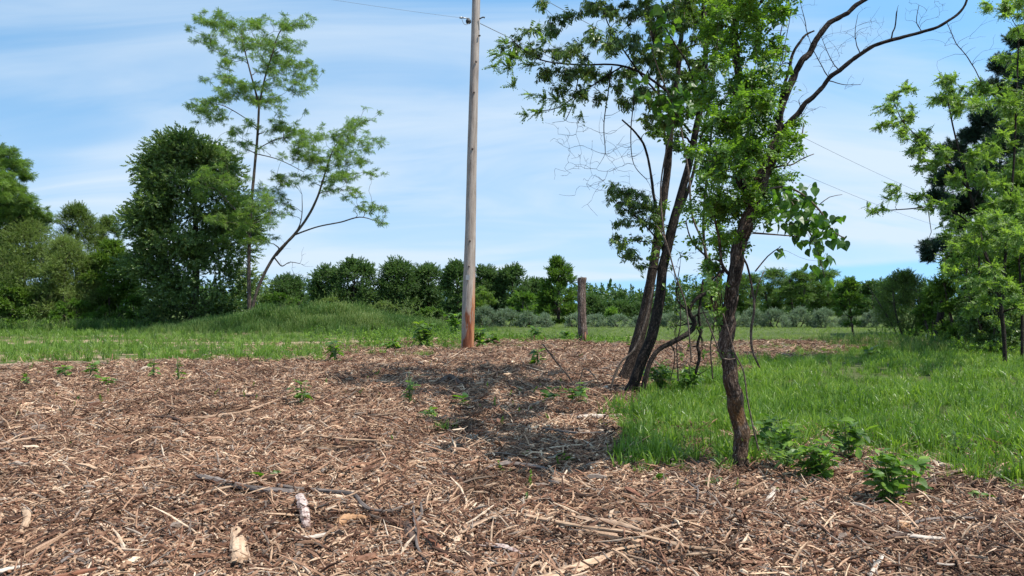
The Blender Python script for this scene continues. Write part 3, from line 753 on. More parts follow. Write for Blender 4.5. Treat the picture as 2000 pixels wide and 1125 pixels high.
# tall grass on the low mound
r_ = np.random.default_rng(113); n = 8000
x = MOUND[0]+r_.normal(0, 3.9, n); y = MOUND[1]-.3+r_.normal(0, 1.5, n)
q = np.exp(-(((x-MOUND[0])/7.5)**2+((y-MOUND[1])/3.6)**2)); k = (r_.random(n) < q*1.5+.1) & (y > 34.5)
x, y, q = x[k], y[k], q[k]; n = len(x)
sc = (.25+.75*q)*(.45+.75*vnoise(x/.8, y/.8, 46))*r_.uniform(.75, 1.3, n)
tag(scatter('tall_grass', np.stack([x, y, ground_z(x, y)], 1), np.stack([r_.normal(0, .14, n), r_.normal(0, .14, n), r_.uniform(0, 6, n)], 1), sc, SRC['tuft_tall'], None, np.clip(vnoise(x/1.4, y/1.2, 47)*.8+.35*(r_.random(n)-.3), 0, 1)), 'tall ragged grass with pale seed heads on the low mound', None, None, 'stuff')
r_ = np.random.default_rng(114); n = 5200
x = r_.uniform(-33, -4, n); y = r_.uniform(42, 49, n)+np.abs(r_.normal(0, .5, n)); k = vnoise(x/1.5, y/1.5, 35)*1.3+.1 > r_.random(n)
lay('rough_grass', x[k], y[k], r_, 'tuft_tall', .4, .95, 'rough weeds and grass below the shrubs at the field edge', 0, .12)
x, y, r_ = sample(2600, 22, 30, .9, seed=115); k = (x > 11)
lay('shaded_rough_grass', x[k], y[k], r_, 'tuft_tall', .3, .6, 'longer grass below the trees at the right of the field', 0, .12)

x, y, r_ = sample(1500, 6, 20, seed=117); l, *_ = zones(x, y); k = l & (vnoise(x/.7, y/.7, 44) > .5); x, y = x[k], y[k]; n = len(x)
dd = r_.normal(0, .8, (n, 3))+(0, 0, 1.0)
tag(scatter('grass_weeds', np.stack([x, y, ground_z(x, y)+r_.uniform(0, .14, n)], 1), dir_rot(dd, r_), r_.uniform(.07, .15, n), SRC['bright'], None, r_.random(n)), 'broad-leaved weeds growing among the lush grass', None, None, 'stuff')
x, y, r_ = sample(1500, 5, 26, seed=118); l, fi, le, so_, px, py = zones(x, y); k = ~(l | fi | le) & (vnoise(x/1.3, y/1.3, 45) > .56) & (r_.random(len(x)) < np.clip((900-py)/150, .12, .8)); x, y = x[k], y[k]; n = len(x)
dd = r_.normal(0, .8, (n, 3))+(0, 0, 1.0)
tag(scatter('mulch_seedlings', np.stack([x, y, ground_z(x, y)+r_.uniform(.01, .06, n)], 1), dir_rot(dd, r_), r_.uniform(.07, .17, n), SRC['mid'], None, r_.random(n)), 'tiny green seedlings coming up in patches through the mulch', None, None, 'stuff')
# leafy weeds that read as one mass
def weeds(name, label, boxes, src, n, size, seed):
    r_ = np.random.default_rng(seed); pts = []
    for (x0, x1, d0, d1, h) in boxes:
        d = r_.uniform(d0, d1, n); px_ = r_.uniform(x0, x1, n); x = (px_-1000)/F*d; k = vnoise(x/.8, d/.8, seed) > .38; x, d = x[k], d[k]
        hh = h*(.25+.9*vnoise(x/.9, d/.9, seed+1)); pts.append(np.stack([x, d, ground_z(x, d)+hh*r_.random(len(x))**.7], 1))
    pts = np.vstack(pts); dd = r_.normal(0, .8, pts.shape)+(0, 0, .9)
    tag(scatter(name, pts, dir_rot(dd, r_), size*r_.uniform(.7, 1.2, len(pts)), SRC[src], None, r_.random(len(pts))), label, None, None, 'stuff')
weeds('leafy_weeds', 'bright leafy weeds at the foot of the mound and along the wood edge', [(600, 880, 27, 37, .5), (700, 900, 25, 31, .4), (0, 330, 41, 46, .9), (1700, 2050, 27, 33, .5), (1850, 2060, 21, 26, .4), (930, 1230, 27, 31, .22)], 'bright', 700, .24, 130)
weeds('pale_weeds', 'yellow-green weeds topping the mound and the shrub edge', [(480, 860, 40, 44, 1.5), (0, 330, 43, 47, 1.4), (330, 480, 41, 44, .6)], 'olive', 900, .3, 135)

# 300 of the larger wood chips near the viewer, each a piece of the ground
r_ = np.random.default_rng(120)
CH = []
for s_ in range(12):
    b = MB(); Lg = 1.0; v, f = splinter(r_, 1.0, r_.uniform(.08, .2), r_.uniform(.03, .08), r_.normal(0, .06)); b.add(v, f, 0, s_/12.); CH.append(b.mesh('wood_chip', [M['wood']]))
cnt = 0
while cnt < 300:
    d = 4.0*(9.5/4.0)**r_.random(); xx = r_.uniform(-.72, .72)*d
    l, fi, le, so_, px, py = zones(np.array([xx]), np.array([d]))
    if l[0] or fi[0] or le[0] or so_[0] or px[0] < -20 or px[0] > 2020: continue
    o = bpy.data.objects.new('wood_chip', CH[cnt % 12]); C.objects.link(o); o.parent = GROUND
    o.location = (xx, d, gz(xx, d)+r_.uniform(.04, .075)); o.rotation_euler = (r_.normal(0, .4), r_.normal(0, .13), r_.uniform(0, 2*PI))
    s_ = .13+.42*r_.random()**2.2; o.scale = (s_, s_*(1 if s_ < .3 else .6), s_*(1 if s_ < .3 else .7)); o['tint'] = float(r_.random()); cnt += 1
#@@FAR
# ------------------------------------------------------------------ far trees and hedge
G_FAR = 'rounded trees beyond the field'
far = [  # cx, d, top, bot, width, src, label, prof
    (562, 78, 534, 640, 80, 'far', 'low dark tree seen beyond the mound between the crooked locust and the round trees', prof_round),
    (640, 70, 517, 635, 74, 'far', 'dark rounded tree beyond the mound, first of the dense row', prof_round),
    (692, 69, 504, 635, 88, 'far', 'dark rounded tree with the highest crown of the dense row', prof_round),
    (775, 70, 506, 635, 84, 'far', 'dark round-topped tree with sky showing through below its crown', prof_round),
    (835, 72, 511, 635, 76, 'far', 'dark tree in the dense row, halfway to the utility pole', prof_round),
    (893, 68, 511, 635, 64, 'far', 'dark tree right behind the utility pole, its crown left of the pole', prof_round),
    (948, 71, 519, 635, 66, 'far', 'broad dark tree emerging on the field side of the pole', prof_round),
    (1000, 70, 518, 640, 70, 'far', 'dark spiky-topped tree between the pole and the pointed tree', prof_round),
    (1045, 72, 544, 640, 60, 'far', 'lower dark tree nestled against the pointed tree', prof_round),
    (1155, 74, 576, 642, 60, 'far', 'low green tree just beyond the wooden post', prof_round),
    (1205, 80, 586, 642, 62, 'far', 'low distant tree between the wooden post and the leaning trunks', prof_round),
    (1255, 80, 590, 642, 62, 'far', 'low distant tree seen behind the leaning trunks', prof_round),
]
for i, (cx, d, top, bot, w, src, lab, pf) in enumerate(far):
    auto_tree('broadleaf_tree', lab, 'tree', cx, d, top, bot, w*1.08, src, .52, 3.6, 90, 300+i*3, pf, G_FAR, .16, flat=.85, inner=.55, clr=.27, up=.35, thi=.85)
auto_tree('broadleaf_tree', 'taller pointed green tree left of the wooden post', 'tree', 1090, 57, 503, 640, 82, 'mid', .5, 3.2, 60, 350, prof_egg, G_FAR, .15, tlo=0, thi=.7, flat=.8, up=.6)
auto_tree('small_tree', 'light green bushy tree at the foot of the pointed tree', 'tree', 1022, 53, 571, 642, 76, 'bright', .42, 3.4, 40, 353, prof_round, None, .09, thi=.7, flat=.6)
auto_tree('small_tree', 'light green feathery tree showing on both sides of the pole', 'tree', 938, 52, 556, 645, 62, 'locust_far', .6, 3.4, 34, 356, prof_round, None, .09, tlo=.4, flat=.5)
auto_tree('small_tree', 'small yellow-green bush among the distant trees near the leaning trunks', 'bush', 1198, 62, 600, 642, 40, 'bright', .42, 3.4, 16, 359, prof_round, None, .06)
G_FE = 'feathery trees beyond the silver hedge'
for i, (cx, top, w, lab) in enumerate([
        (1385, 545, 60, 'feathery green tree seen between the leaning trunks and the mossy trunk'),
        (1455, 530, 70, 'feathery green tree just beside the mossy trunk above the hedge'),
        (1510, 524, 76, 'feathery flat-topped tree over the hedge, second past the mossy trunk'),
        (1560, 526, 66, 'feathery tree with bare stems showing above the silver hedge'),
        (1605, 522, 78, 'tallest feathery tree above the hedge, before the slim sapling'),
        (1650, 548, 60, 'dark feathery tree half hidden by the slim sapling')]):
    auto_tree('feathery_tree', lab, 'tree', cx, 63+i % 3*2, top, 622, w*1.25, 'locust_far', .7, 3.0, 55, 370+i*3, lambda h: np.clip(h*1.8, .25, 1)*np.sqrt(np.clip(1-h**5, 0, 1)), G_FE, .11, flat=.5, stems=2, thi=.75, up=.05)
auto_tree('broadleaf_tree', 'low dark tree at the end of the hedge by the reddish shrub', 'tree', 1705, 66, 552, 640, 60, 'far', .6, 3, 34, 392, prof_round, None, .1)
auto_tree('broadleaf_tree', 'dark far tree rising above the slim sapling and the shrub', 'tree', 1745, 70, 545, 640, 70, 'far', .6, 3, 34, 395, prof_round, None, .1)
# silver hedge: shrubs
G_SI = 'silver-green shrubs in the hedge along the field'
si = [(948, 600, 46, 'silver-green shrub at the field edge right beside the pole'), (990, 603, 52, 'silver-green shrub between the pole and the pointed tree'),
      (1030, 610, 40, 'small silver-green shrub under the light green bushy tree'), (1062, 612, 40, 'silver-green shrub under the pointed tree'), (1122, 612, 40, 'silver-green shrub just left of the wooden post'), (1165, 614, 48, 'low silver-green shrub directly right of the wooden post'),
      (1210, 616, 52, 'low silver-green shrub left of the leaning trunks'), (1262, 612, 52, 'silver-green shrub behind the leaning trunks'),
      (1318, 608, 56, 'silver-green shrub right of the leaning trunks'), (1372, 606, 56, 'silver-green shrub behind the crooked branch'),
      (1420, 604, 50, 'silver-green shrub behind the mossy trunk'), (1468, 603, 54, 'silver-green shrub just right of the mossy trunk'),
      (1512, 604, 52, 'silver-green shrub below the flat-topped feathery tree'), (1560, 602, 54, 'silver-green shrub below the bare-stemmed feathery tree'),
      (1608, 604, 52, 'silver-green shrub just before the slim sapling'), (1662, 606, 46, 'silver-green shrub seen through the slim sapling'), (1708, 607, 48, 'silver-green shrub between the slim sapling and the reddish shrub')]
for i, (cx, top, w, lab) in enumerate(si):
    auto_tree('silver_shrub', lab, 'shrub', cx, 50+i % 2*.8, top, 646, w*1.25, 'silver', .34, 3.6, 34, 400+i*3, prof_bush, G_SI, .04, clr=.3, up=.6, flat=.85, inner=.5, stems=2, trunk_name='stem', crown_name='foliage')
# the wood far behind, one mass
r_ = np.random.default_rng(440); n = 13000; x = r_.uniform(-120, 120, n); y = r_.uniform(100, 116, n)
top = 2.0+2.2*vnoise(x/9, y/30, 41)+.8*vnoise(x/3, y/9, 42); z = top*r_.random(n)**.8
sp = np.stack([x, y, z], 1); dd = r_.normal(0, 1, (n, 3))+(0, -.6, .3)
tag(scatter('distant_wood', sp, dir_rot(dd, r_), r_.uniform(1.0, 1.9, n), SRC['far'], None, r_.random(n)*.7), 'distant green wood behind the field trees', None, None, 'stuff')

# ------------------------------------------------------------------ left side trees
def broad_dark():
    auto_tree('broadleaf_tree', 'large dark round broadleaf tree shading the grass, beside the tall locust', 'tree', 370, 44, 256, 636, 276, 'dark', .5, 3.2, 210, 500,
              lambda h: np.where(h < .4, .72+.28*np.sin(h/.4*PI/2), np.sqrt(np.clip(1-((h-.4)/.62)**2, 0, 1))), None, .26, 'bark_dark', 375, clr=.19, flat=.75, inner=.5, up=.1)
broad_dark()
T = auto_tree
T('broadleaf_tree', 'mid-height tree with pale upright shoots at its top, left of the dark round tree', 'tree', 150, 50, 396, 615, 110, 'olive', .46, 3.6, 110, 510, prof_egg, None, .12, up=.8, thi=.7)
T('small_tree', 'slender grey-green tree top just left of the dark round tree', 'tree', 206, 52, 424, 612, 80, 'olive', .46, 3.2, 60, 513, prof_egg, None, .1, up=.5, thi=.8)
T('broadleaf_tree', 'dense green tree standing behind the olive shrub at the picture edge', 'tree', -5, 52, 372, 610, 150, 'mid', .46, 3.0, 110, 549, prof_egg, None, .14, thi=.8)
T('shrub', 'large olive-green shrub below the tree at the edge of the picture', 'shrub', 52, 47, 432, 632, 185, 'olive', .42, 3.8, 190, 516, prof_egg, None, .1, thi=1, stems=3, up=.4, trunk_name='stem', crown_name='foliage')
T('shrub', 'pale olive-green shrub in front of the tree with upright shoots', 'shrub', 130, 46, 462, 634, 140, 'olive', .4, 3.8, 120, 519, prof_egg, None, .08, tlo=.35, stems=3, up=.4, trunk_name='stem', crown_name='foliage')
T('shrub', 'green shrub tucked against the left side of the dark round tree', 'shrub', 215, 47, 470, 636, 120, 'mid', .4, 3.4, 100, 522, prof_egg, None, .08, stems=3, trunk_name='stem', crown_name='foliage')
T('shrub', 'low green shrub behind the grass at the far left', 'shrub', 20, 45, 550, 640, 150, 'mid', .38, 3.4, 60, 525, prof_bush, None, .05, stems=3, thi=.8, trunk_name='stem', crown_name='foliage')
T('shrub', 'low yellow-green shrub between the olive shrub and the dark round tree', 'shrub', 150, 44.5, 585, 640, 110, 'bright', .34, 3.2, 30, 528, prof_bush, None, .04, stems=3, thi=.6, trunk_name='stem', crown_name='foliage')
T('shrub', 'low green shrub at the shaded foot of the dark round tree', 'shrub', 262, 44.5, 580, 640, 90, 'bright', .34, 3.2, 30, 531, prof_bush, None, .04, stems=3, thi=.5, trunk_name='stem', crown_name='foliage')
T('shrub', 'low leafy shrub between the dark round tree and the locust trunk', 'shrub', 445, 44, 590, 642, 90, 'mid', .36, 3.2, 30, 534, prof_bush, None, .04, stems=3, trunk_name='stem', crown_name='foliage')
T('shrub', 'light green bush behind the tall grass right of the locust trunks', 'shrub', 545, 46, 572, 630, 110, 'bright', .38, 3.0, 34, 537, prof_bush, None, .04, stems=3, thi=.5, trunk_name='stem', crown_name='foliage')
T('shrub', 'yellow-green bush showing above the tall grass of the mound', 'shrub', 650, 46, 583, 630, 120, 'olive', .38, 3.0, 34, 540, prof_bush, None, .04, stems=3, tlo=.4, trunk_name='stem', crown_name='foliage')
T('shrub', 'green bush at the end of the mound behind the grass', 'shrub', 750, 46, 590, 636, 110, 'olive', .38, 3.0, 34, 543, prof_bush, None, .04, stems=3, tlo=.2, thi=.8, trunk_name='stem', crown_name='foliage')
T('shrub', 'dark green bush between the mound and the pole', 'shrub', 845, 47, 602, 644, 90, 'mid', .38, 3.0, 30, 546, prof_bush, None, .04, stems=3, thi=.6, trunk_name='stem', crown_name='foliage')

def pixel_tree(name, label, limbs, clumps, d, src, size, dens, seed, bark, tip=.01, depth=1.0, minz=None, wig=.08, group=None, flat=.6, up=.1, nobj=0, rough=.08, sides=10, step=.2,
               bare=(), tlo=0, thi=1, extra=(), barename='dead_branch', dead=(), droop=0., shell=.45, dsd=1.0, reach_seg=5, kink=0.0, keys=(), sub=5, cs=1.0):
    clumps = [(c[0], c[1], c[2]*cs)+tuple(c[3:]) for c in clumps]
    """limbs and leaf clumps given in pixels, with their distance, real size and a spread in depth"""
    r_ = np.random.default_rng(seed)
    base = P(limbs[0][0][0], limbs[0][0][1], limbs[0][0][3] if len(limbs[0][0]) > 3 else d); base[2] = gz(base[0], base[1])
    t = thing(name, label, 'tree', base, group)
    sk = Skeleton(seed)
    def conv(l_):
        pts = []; rad = []
        for q in l_:
            dq = q[3] if len(q) > 3 else d
            pts.append(P(q[0], q[1], dq)); rad.append(q[2]*.38*dq/F)
        return pts, rad
    for k, l_ in enumerate(limbs):
        pts, rad = conv(l_)
        if k == 0: pts[0][2] = base[2]-.08
        sk.limb(pts, rad, step, sides, rough, rough, kink if k else kink*.35, 1 if k in keys else 0)
    A = []; R = []
    for c in clumps:
        rr = c[2]*d/F; dd = c[3] if len(c) > 3 else d+r_.normal(0, rr*1.6*dsd)
        A.append(P(c[0], c[1], dd)); R.append(rr)
        R[-1] = rr*.62
        for _ in range(sub):
            dd2 = dd+r_.normal(0, rr*1.4*dsd); A.append(P(c[0]+r_.normal(0, c[2]*.72), c[1]+r_.normal(0, c[2]*.5), dd2)); R.append(rr*r_.uniform(.3, .62))
    A = np.array(A); R = np.array(R)
    sk.reach(A, tip, minz=minz, wig=wig, seg=reach_seg)
    trunk = sk.build('trunk', M[bark], t)
    for l_ in dead:
        sk2 = Skeleton(seed+7); q, r = conv(l_['limb']); sk2.limb(q, r, step*.5, 7, .12, .1, .5)
        pts = [P(a, b_, d+r_.normal(0, .25*l_.get('ds', 1))) for a, b_ in l_['tips']]
        sk2.reach(pts, l_.get('tip', .003), wig=.045, seg=5, sides=4, taper=.5)
        more = [q_ + r_.normal(0, l_.get('tw', .16), 3) for q_ in pts for _ in range(l_.get('k', 2)*2)]
        sk2.reach(more, l_.get('tip', .003)*.8, wig=.05, seg=3, sides=3, taper=.6)
        sk2.build('dead_branch', M[l_.get('bark', 'twig')], t)
    crown_mesh(t, src, A, R, (base[0], d), size, dens, seed+1, tlo, thi, flat, up, shell, nobj=nobj, droop=droop)
    for e in extra:      # clumps of another leaf
        A2 = np.array([P(c[0], c[1], d+r_.normal(0, c[2]*d/F)) for c in e['clumps']]); R2 = np.array([c[2]*d/F for c in e['clumps']])
        crown_mesh(t, e['src'], A2, R2, (base[0], d), e['size'], e['dens'], seed+31, e.get('tlo', 0), e.get('thi', 1), e.get('flat', .7), e.get('up', .1), name=e.get('name', 'side_foliage'), nobj=e.get('nobj', 0), droop=e.get('droop', 0.))
    return t
# tall open locust
pixel_tree('locust_tree', 'tall open locust tree with two stems and feathery light green foliage', [
    [(487, 652, 12.2), (487, 600, 10.8), (486, 540, 9.4), (487, 470, 8.6), (491, 400, 7.9), (497, 330, 7.2), (503, 265, 6.5), (506, 205, 5.8)],
    [(506, 205, 5.8), (494, 160, 4.3), (482, 115, 3.6), (472, 75, 2.2)], [(506, 205, 5.0), (518, 150, 4.3), (532, 105, 3.6), (545, 65, 2.9), (566, 38, 1.4)],
    [(490, 612, 8.6), (505, 560, 7.9), (535, 502, 7.2), (575, 458, 7.2), (600, 425, 6.5), (620, 385, 5.8), (636, 335, 4.3), (652, 290, 2.9), (672, 262, 1.4)],
    [(572, 460, 4.3), (620, 443, 3.6), (665, 434, 3.6), (705, 424, 2.9), (745, 436, 1.4)],
    [(504, 250, 2.9), (475, 228, 2.2), (435, 206, 2.2), (405, 203, 1.4)], [(501, 292, 2.9), (540, 272, 2.2), (575, 268, 1.4)], [(499, 300, 2.9), (545, 312, 2.2), (592, 335, 1.4)],
    [(489, 440, 3.6), (455, 405, 2.9), (425, 372, 2.2)], [(540, 500, 3.6), (585, 440, 2.9), (590, 380, 1.4)]],
    [(418, 45, 18), (408, 76, 18), (448, 42, 18), (505, 45, 15), (478, 74, 21), (512, 84, 20), (560, 52, 18), (592, 42, 11), (548, 84, 16), (540, 112, 18), (572, 124, 18), (608, 140, 13), (580, 154, 18), (530, 140, 18),
     (448, 122, 13), (446, 160, 17), (474, 172, 18), (500, 194, 20), (538, 194, 16), (440, 184, 13), (402, 198, 17), (394, 214, 12), (428, 214, 15), (416, 238, 11), (464, 254, 12), (474, 282, 12), (452, 292, 12),
     (545, 243, 17), (574, 256, 18), (608, 270, 20), (640, 264, 18), (680, 250, 18), (706, 238, 13), (704, 276, 18), (664, 300, 20), (620, 310, 20), (580, 300, 16), (704, 318, 15), (670, 342, 18), (722, 338, 8), (640, 352, 14),
     (598, 348, 10), (550, 380, 12), (520, 372, 16), (498, 402, 22), (480, 434, 22), (530, 412, 16), (566, 404, 8), (690, 376, 12), (650, 372, 10), (724, 404, 8), (742, 408, 8), (748, 436, 8), (704, 408, 8),
     (430, 350, 18), (404, 346, 16), (446, 384, 17), (420, 428, 12), (392, 384, 12), (470, 460, 16), (512, 468, 14), (556, 352, 12), (540, 345, 10)],
    40, 'locust', .32, 5.6, 600, 'bark_far', .010, cs=1.5, sub=10, flat=.55, minz=3.0, up=0, dsd=1.3, tlo=.1,
    dead=[dict(limb=[(535, 502, 4), (550, 520, 3), (565, 512, 2), (585, 515, 1.5)], tips=[(590, 490), (595, 520), (575, 535), (555, 480), (570, 525)], tip=.008, tw=.3)])
# the far left one
pixel_tree('locust_tree', 'feathery green tree cut by the edge of the picture above the olive shrub', [
    [(-30, 650, 22), (-25, 550, 18), (-15, 450, 14), (0, 380, 10), (5, 320, 6)], [(-18, 470, 9), (30, 430, 7), (60, 410, 4)]],
    [(-30, 290, 30), (0, 300, 22), (22, 320, 20), (38, 338, 14), (5, 350, 26), (30, 372, 18), (-20, 400, 30), (15, 400, 22), (45, 408, 20), (72, 418, 18), (90, 432, 13), (62, 438, 20), (30, 440, 26), (-40, 340, 30), (-60, 420, 30), (-60, 300, 30)],
    48, 'locust', .38, 14, 620, 'bark_far', .012, flat=.6, minz=3, up=0, cs=1.4, sub=8)
#@@RIGHT
# ------------------------------------------------------------------ right side
def pine():
    d = 34; r_ = np.random.default_rng(700)
    b = P(2035, 660, d); b[2] = gz(b[0], d)
    t = thing('pine_tree', 'large dark pine tree with dense needles, cut by the edge of the picture', 'tree', b)
    sk = Skeleton(700); sk.limb([b-(0, 0, .1), b+(.1, 0, 6), b+(0, 0, 13.5)], [.32, .24, .07], .5, 9, .1, .05)
    L = [(1990, 75, 26), (1965, 120, 26), (2000, 140, 36), (1945, 175, 22), (1985, 200, 40), (1925, 225, 26), (1900, 262, 22), (1950, 260, 38), (2000, 280, 40), (1870, 290, 20), (1850, 312, 20), (1838, 345, 22),
         (1880, 340, 30), (1925, 330, 38), (1975, 350, 40), (1835, 385, 18), (1870, 400, 26), (1910, 400, 34), (1960, 420, 38), (2000, 420, 40), (1880, 440, 18), (1820, 482, 18), (1845, 492, 20), (1812, 505, 12), (1865, 478, 14), (1900, 490, 26), (1950, 490, 34),
         (2000, 500, 40), (1810, 478, 10), (2050, 60, 40), (2090, 200, 50), (2090, 350, 55), (2080, 480, 50), (2050, 130, 45), (2050, 250, 50), (2050, 400, 50), (1930, 470, 30), (2030, 20, 26)]
    A = []; R = []
    for x_, y_, r in L:
        for q in range(2): A.append(P(x_+r_.normal(0, r*.25), y_+r_.normal(0, r*.25), d+r_.normal(0, 1.2)+(0, -1.2)[q])); R.append(r*d/F*.85)
    A = np.array(A); R = np.array(R); sk.reach(A, .02, minz=2.5, seg=4, rise=.2); sk.build('trunk', M['bark_dark'], t)
    crown_mesh(t, 'pine', A, R, (b[0], d), .48, 40, 701, 0, .9, .75, .3)
pine()
T('shrub', 'reddish-stemmed green shrub under the pine, with a dark hollow inside', 'shrub', 1768, 36, 528, 654, 126, 'olive', .34, 3.4, 110, 710, prof_egg, None, .05, stems=4, up=.7, thi=.8, trunk_name='stem', crown_name='foliage')
T('shrub', 'low green shrub between the reddish-stemmed shrub and the dead trunk', 'shrub', 1822, 34, 560, 655, 70, 'mid', .34, 3.0, 34, 713, prof_bush, None, .05, stems=3, trunk_name='stem', crown_name='foliage')
T('small_tree', 'slim leafy sapling standing alone in front of the silver hedge', 'tree', 1657, 33, 540, 645, 58, 'bright', .3, 3.0, 46, 716, prof_egg, None, .05, basex=1667, up=.5, thi=.55, lean=.0)
T('shrub', 'tall leafy shrub below the pine where its trunk stands', 'shrub', 1880, 29, 470, 668, 110, 'mid', .36, 2.8, 60, 719, prof_egg, None, .06, stems=3, trunk_name='stem', crown_name='foliage')
T('shrub', 'broad dark green shrub behind the thin sapling trunks', 'shrub', 1960, 27, 480, 675, 150, 'mid', .36, 3.0, 80, 722, prof_egg, None, .06, stems=3, thi=.7, trunk_name='stem', crown_name='foliage')
T('shrub', 'green shrub beyond the edge of the picture behind the saplings', 'shrub', 2060, 25, 420, 680, 160, 'mid', .36, 3.0, 70, 725, prof_egg, None, .06, stems=3, trunk_name='stem', crown_name='foliage')
T('small_tree', 'bright leafy young tree filling the edge of the picture in front of the pine', 'tree', 1998, 24, 320, 640, 190, 'bright', .34, 2.2, 120, 734, prof_egg, None, .07, thi=.7, inner=.3)
T('shrub', 'deep green shrub filling the shade between the two thin dark trunks', 'shrub', 1938, 22.5, 540, 690, 110, 'dark', .32, 2.6, 70, 737, prof_egg, None, .04, stems=3, trunk_name='stem', crown_name='foliage')
T('shrub', 'low shrub in the shade between the dead trunk and the thin sapling', 'shrub', 1890, 25.5, 618, 680, 80, 'mid', .3, 3.0, 28, 728, prof_bush, None, .03, stems=3, trunk_name='stem', crown_name='foliage')
T('shrub', 'low sunlit shrub behind the thin sapling at the picture edge', 'shrub', 1985, 24, 610, 684, 90, 'bright', .3, 3.0, 28, 731, prof_bush, None, .03, stems=3, thi=.5, trunk_name='stem', crown_name='foliage')
# black locust sapling
pixel_tree('locust_sapling', 'slender locust sapling with dark thin trunk at the right of the lush grass', [
    [(1963, 714, 11), (1961, 660, 10), (1956, 610, 10), (1948, 560, 9), (1930, 512, 8), (1915, 462, 7), (1900, 400, 7), (1882, 330, 5), (1862, 250, 4), (1850, 190, 3)],
    [(1916, 466, 5), (1880, 425, 4), (1830, 404, 3), (1775, 408, 3), (1715, 412, 2)], [(1892, 370, 5), (1850, 322, 4), (1800, 275, 3), (1762, 235, 2.5), (1745, 195, 2)],
    [(1955, 600, 8), (1962, 520, 7), (1970, 430, 6), (1980, 320, 5), (1985, 200, 4), (1990, 60, 3)], [(1900, 395, 4), (1930, 330, 3), (1950, 260, 2)]],
    [(1745, 190, 10), (1768, 172, 9), (1730, 212, 9), (1740, 240, 11), (1762, 258, 10), (1778, 226, 10), (1800, 268, 15), (1838, 292, 16), (1826, 322, 13), (1782, 296, 11), (1744, 376, 10), (1724, 406, 6), (1702, 412, 6), (1790, 388, 10),
     (1850, 400, 13), (1880, 350, 16), (1850, 160, 13), (1838, 190, 15), (1872, 206, 15), (1900, 196, 16), (1930, 172, 15), (1962, 192, 18), (1990, 232, 20), (1940, 280, 18), (1985, 320, 22), (1930, 350, 18), (1970, 392, 22), (1928, 430, 20), (1988, 462, 22),
     (1940, 486, 18), (1884, 470, 16), (1862, 520, 14), (1900, 552, 18), (1960, 550, 20), (1930, 590, 14), (1985, 596, 18), (1952, 630, 10), (1905, 605, 12), (1990, 8, 16), (1962, 12, 13), (1998, 56, 14), (1930, 10, 9), (1800, 330, 8), (1816, 400, 8), (1990, 120, 14), (2020, 200, 26), (2030, 320, 28), (2030, 420, 28), (1860, 440, 10), (1905, 300, 14)],
    18.6, 'compound_locust', .2, 22, 740, 'bark_dark', .005, cs=1.35, sub=7, flat=.6, minz=1.2, up=0, nobj=300, dsd=2.2, step=.12, tlo=.1,
    dead=[dict(limb=[(1925, 175, 3), (1895, 120, 2.5), (1868, 85, 2), (1850, 45, 1.5)], tips=[(1850, 50), (1845, 90), (1875, 40), (1895, 70), (1915, 50), (1920, 100), (1860, 70)], tip=.004, tw=.25)])
for i, (bx, by, d, tx, ty, w, lab) in enumerate([(1917, 690, 23, 1912, 520, 8, 'thin dark bare-trunked sapling left of the slender locust sapling'), (1880, 672, 27, 1888, 520, 7, 'thin sapling trunk in the shade nearest the dead trunk'), (1996, 700, 21, 1990, 500, 8, 'thin dark sapling trunk at the picture edge')]):
    pixel_tree('sapling', lab, [[(bx, by, w), ((bx+tx)/2+3, (by+ty)/2, w*.8), (tx, ty, w*.5), (tx+4, ty-60, w*.3)]], [(tx-10, ty-30, 20), (tx+15, ty-60, 18), (tx, ty-90, 18), (tx-15, ty-5, 14), (tx+18, ty, 14)], d, 'mid', .28, 9, 760+i*5, 'bark_dark', .006, minz=1.3, group='thin saplings at the wood edge')
# dead leaning trunk
def dead_trunk():
    b = P(1832, 668, 30); b[2] = gz(b[0], b[1]); t = thing('dead_trunk', 'short dead leaning tree trunk, broken off, among the shrubs under the pine', 'tree trunk', b)
    T_ = Tubes(); q, r = smooth_path([b-(0, 0, .1), P(1835, 630, 30), P(1841, 588, 30.1)], [.15, .13, .10], .08); T_.add(q, r, 10, .15, 4, .15); link('trunk', T_.mesh('trunk', M['bark_dark'], b), t)
    T_ = Tubes(); q, r = smooth_path([P(1840, 600, 30.1), P(1847, 592, 30)], [.05, .02], .04); T_.add(q, r, 6); link('branch_stub', T_.mesh('branch_stub', M['bark_dark'], b), t)
dead_trunk()
for i, (x_, y_, h_, lab) in enumerate([(1809, 668, .3, 'small white stake left of the dead trunk'), (1826, 670, .32, 'small white stake at the foot of the dead trunk')]):
    b = G(x_, y_); b[2] = gz(b[0], b[1]); T_ = Tubes(); T_.add([(0, 0, -.05), (0, 0, h_*.9), (0, 0, h_)], [.022, .02, .008], 4)
    tag(link('stake', T_.mesh('stake', M['white_paint'], smooth=False), None, b), lab, 'stake')

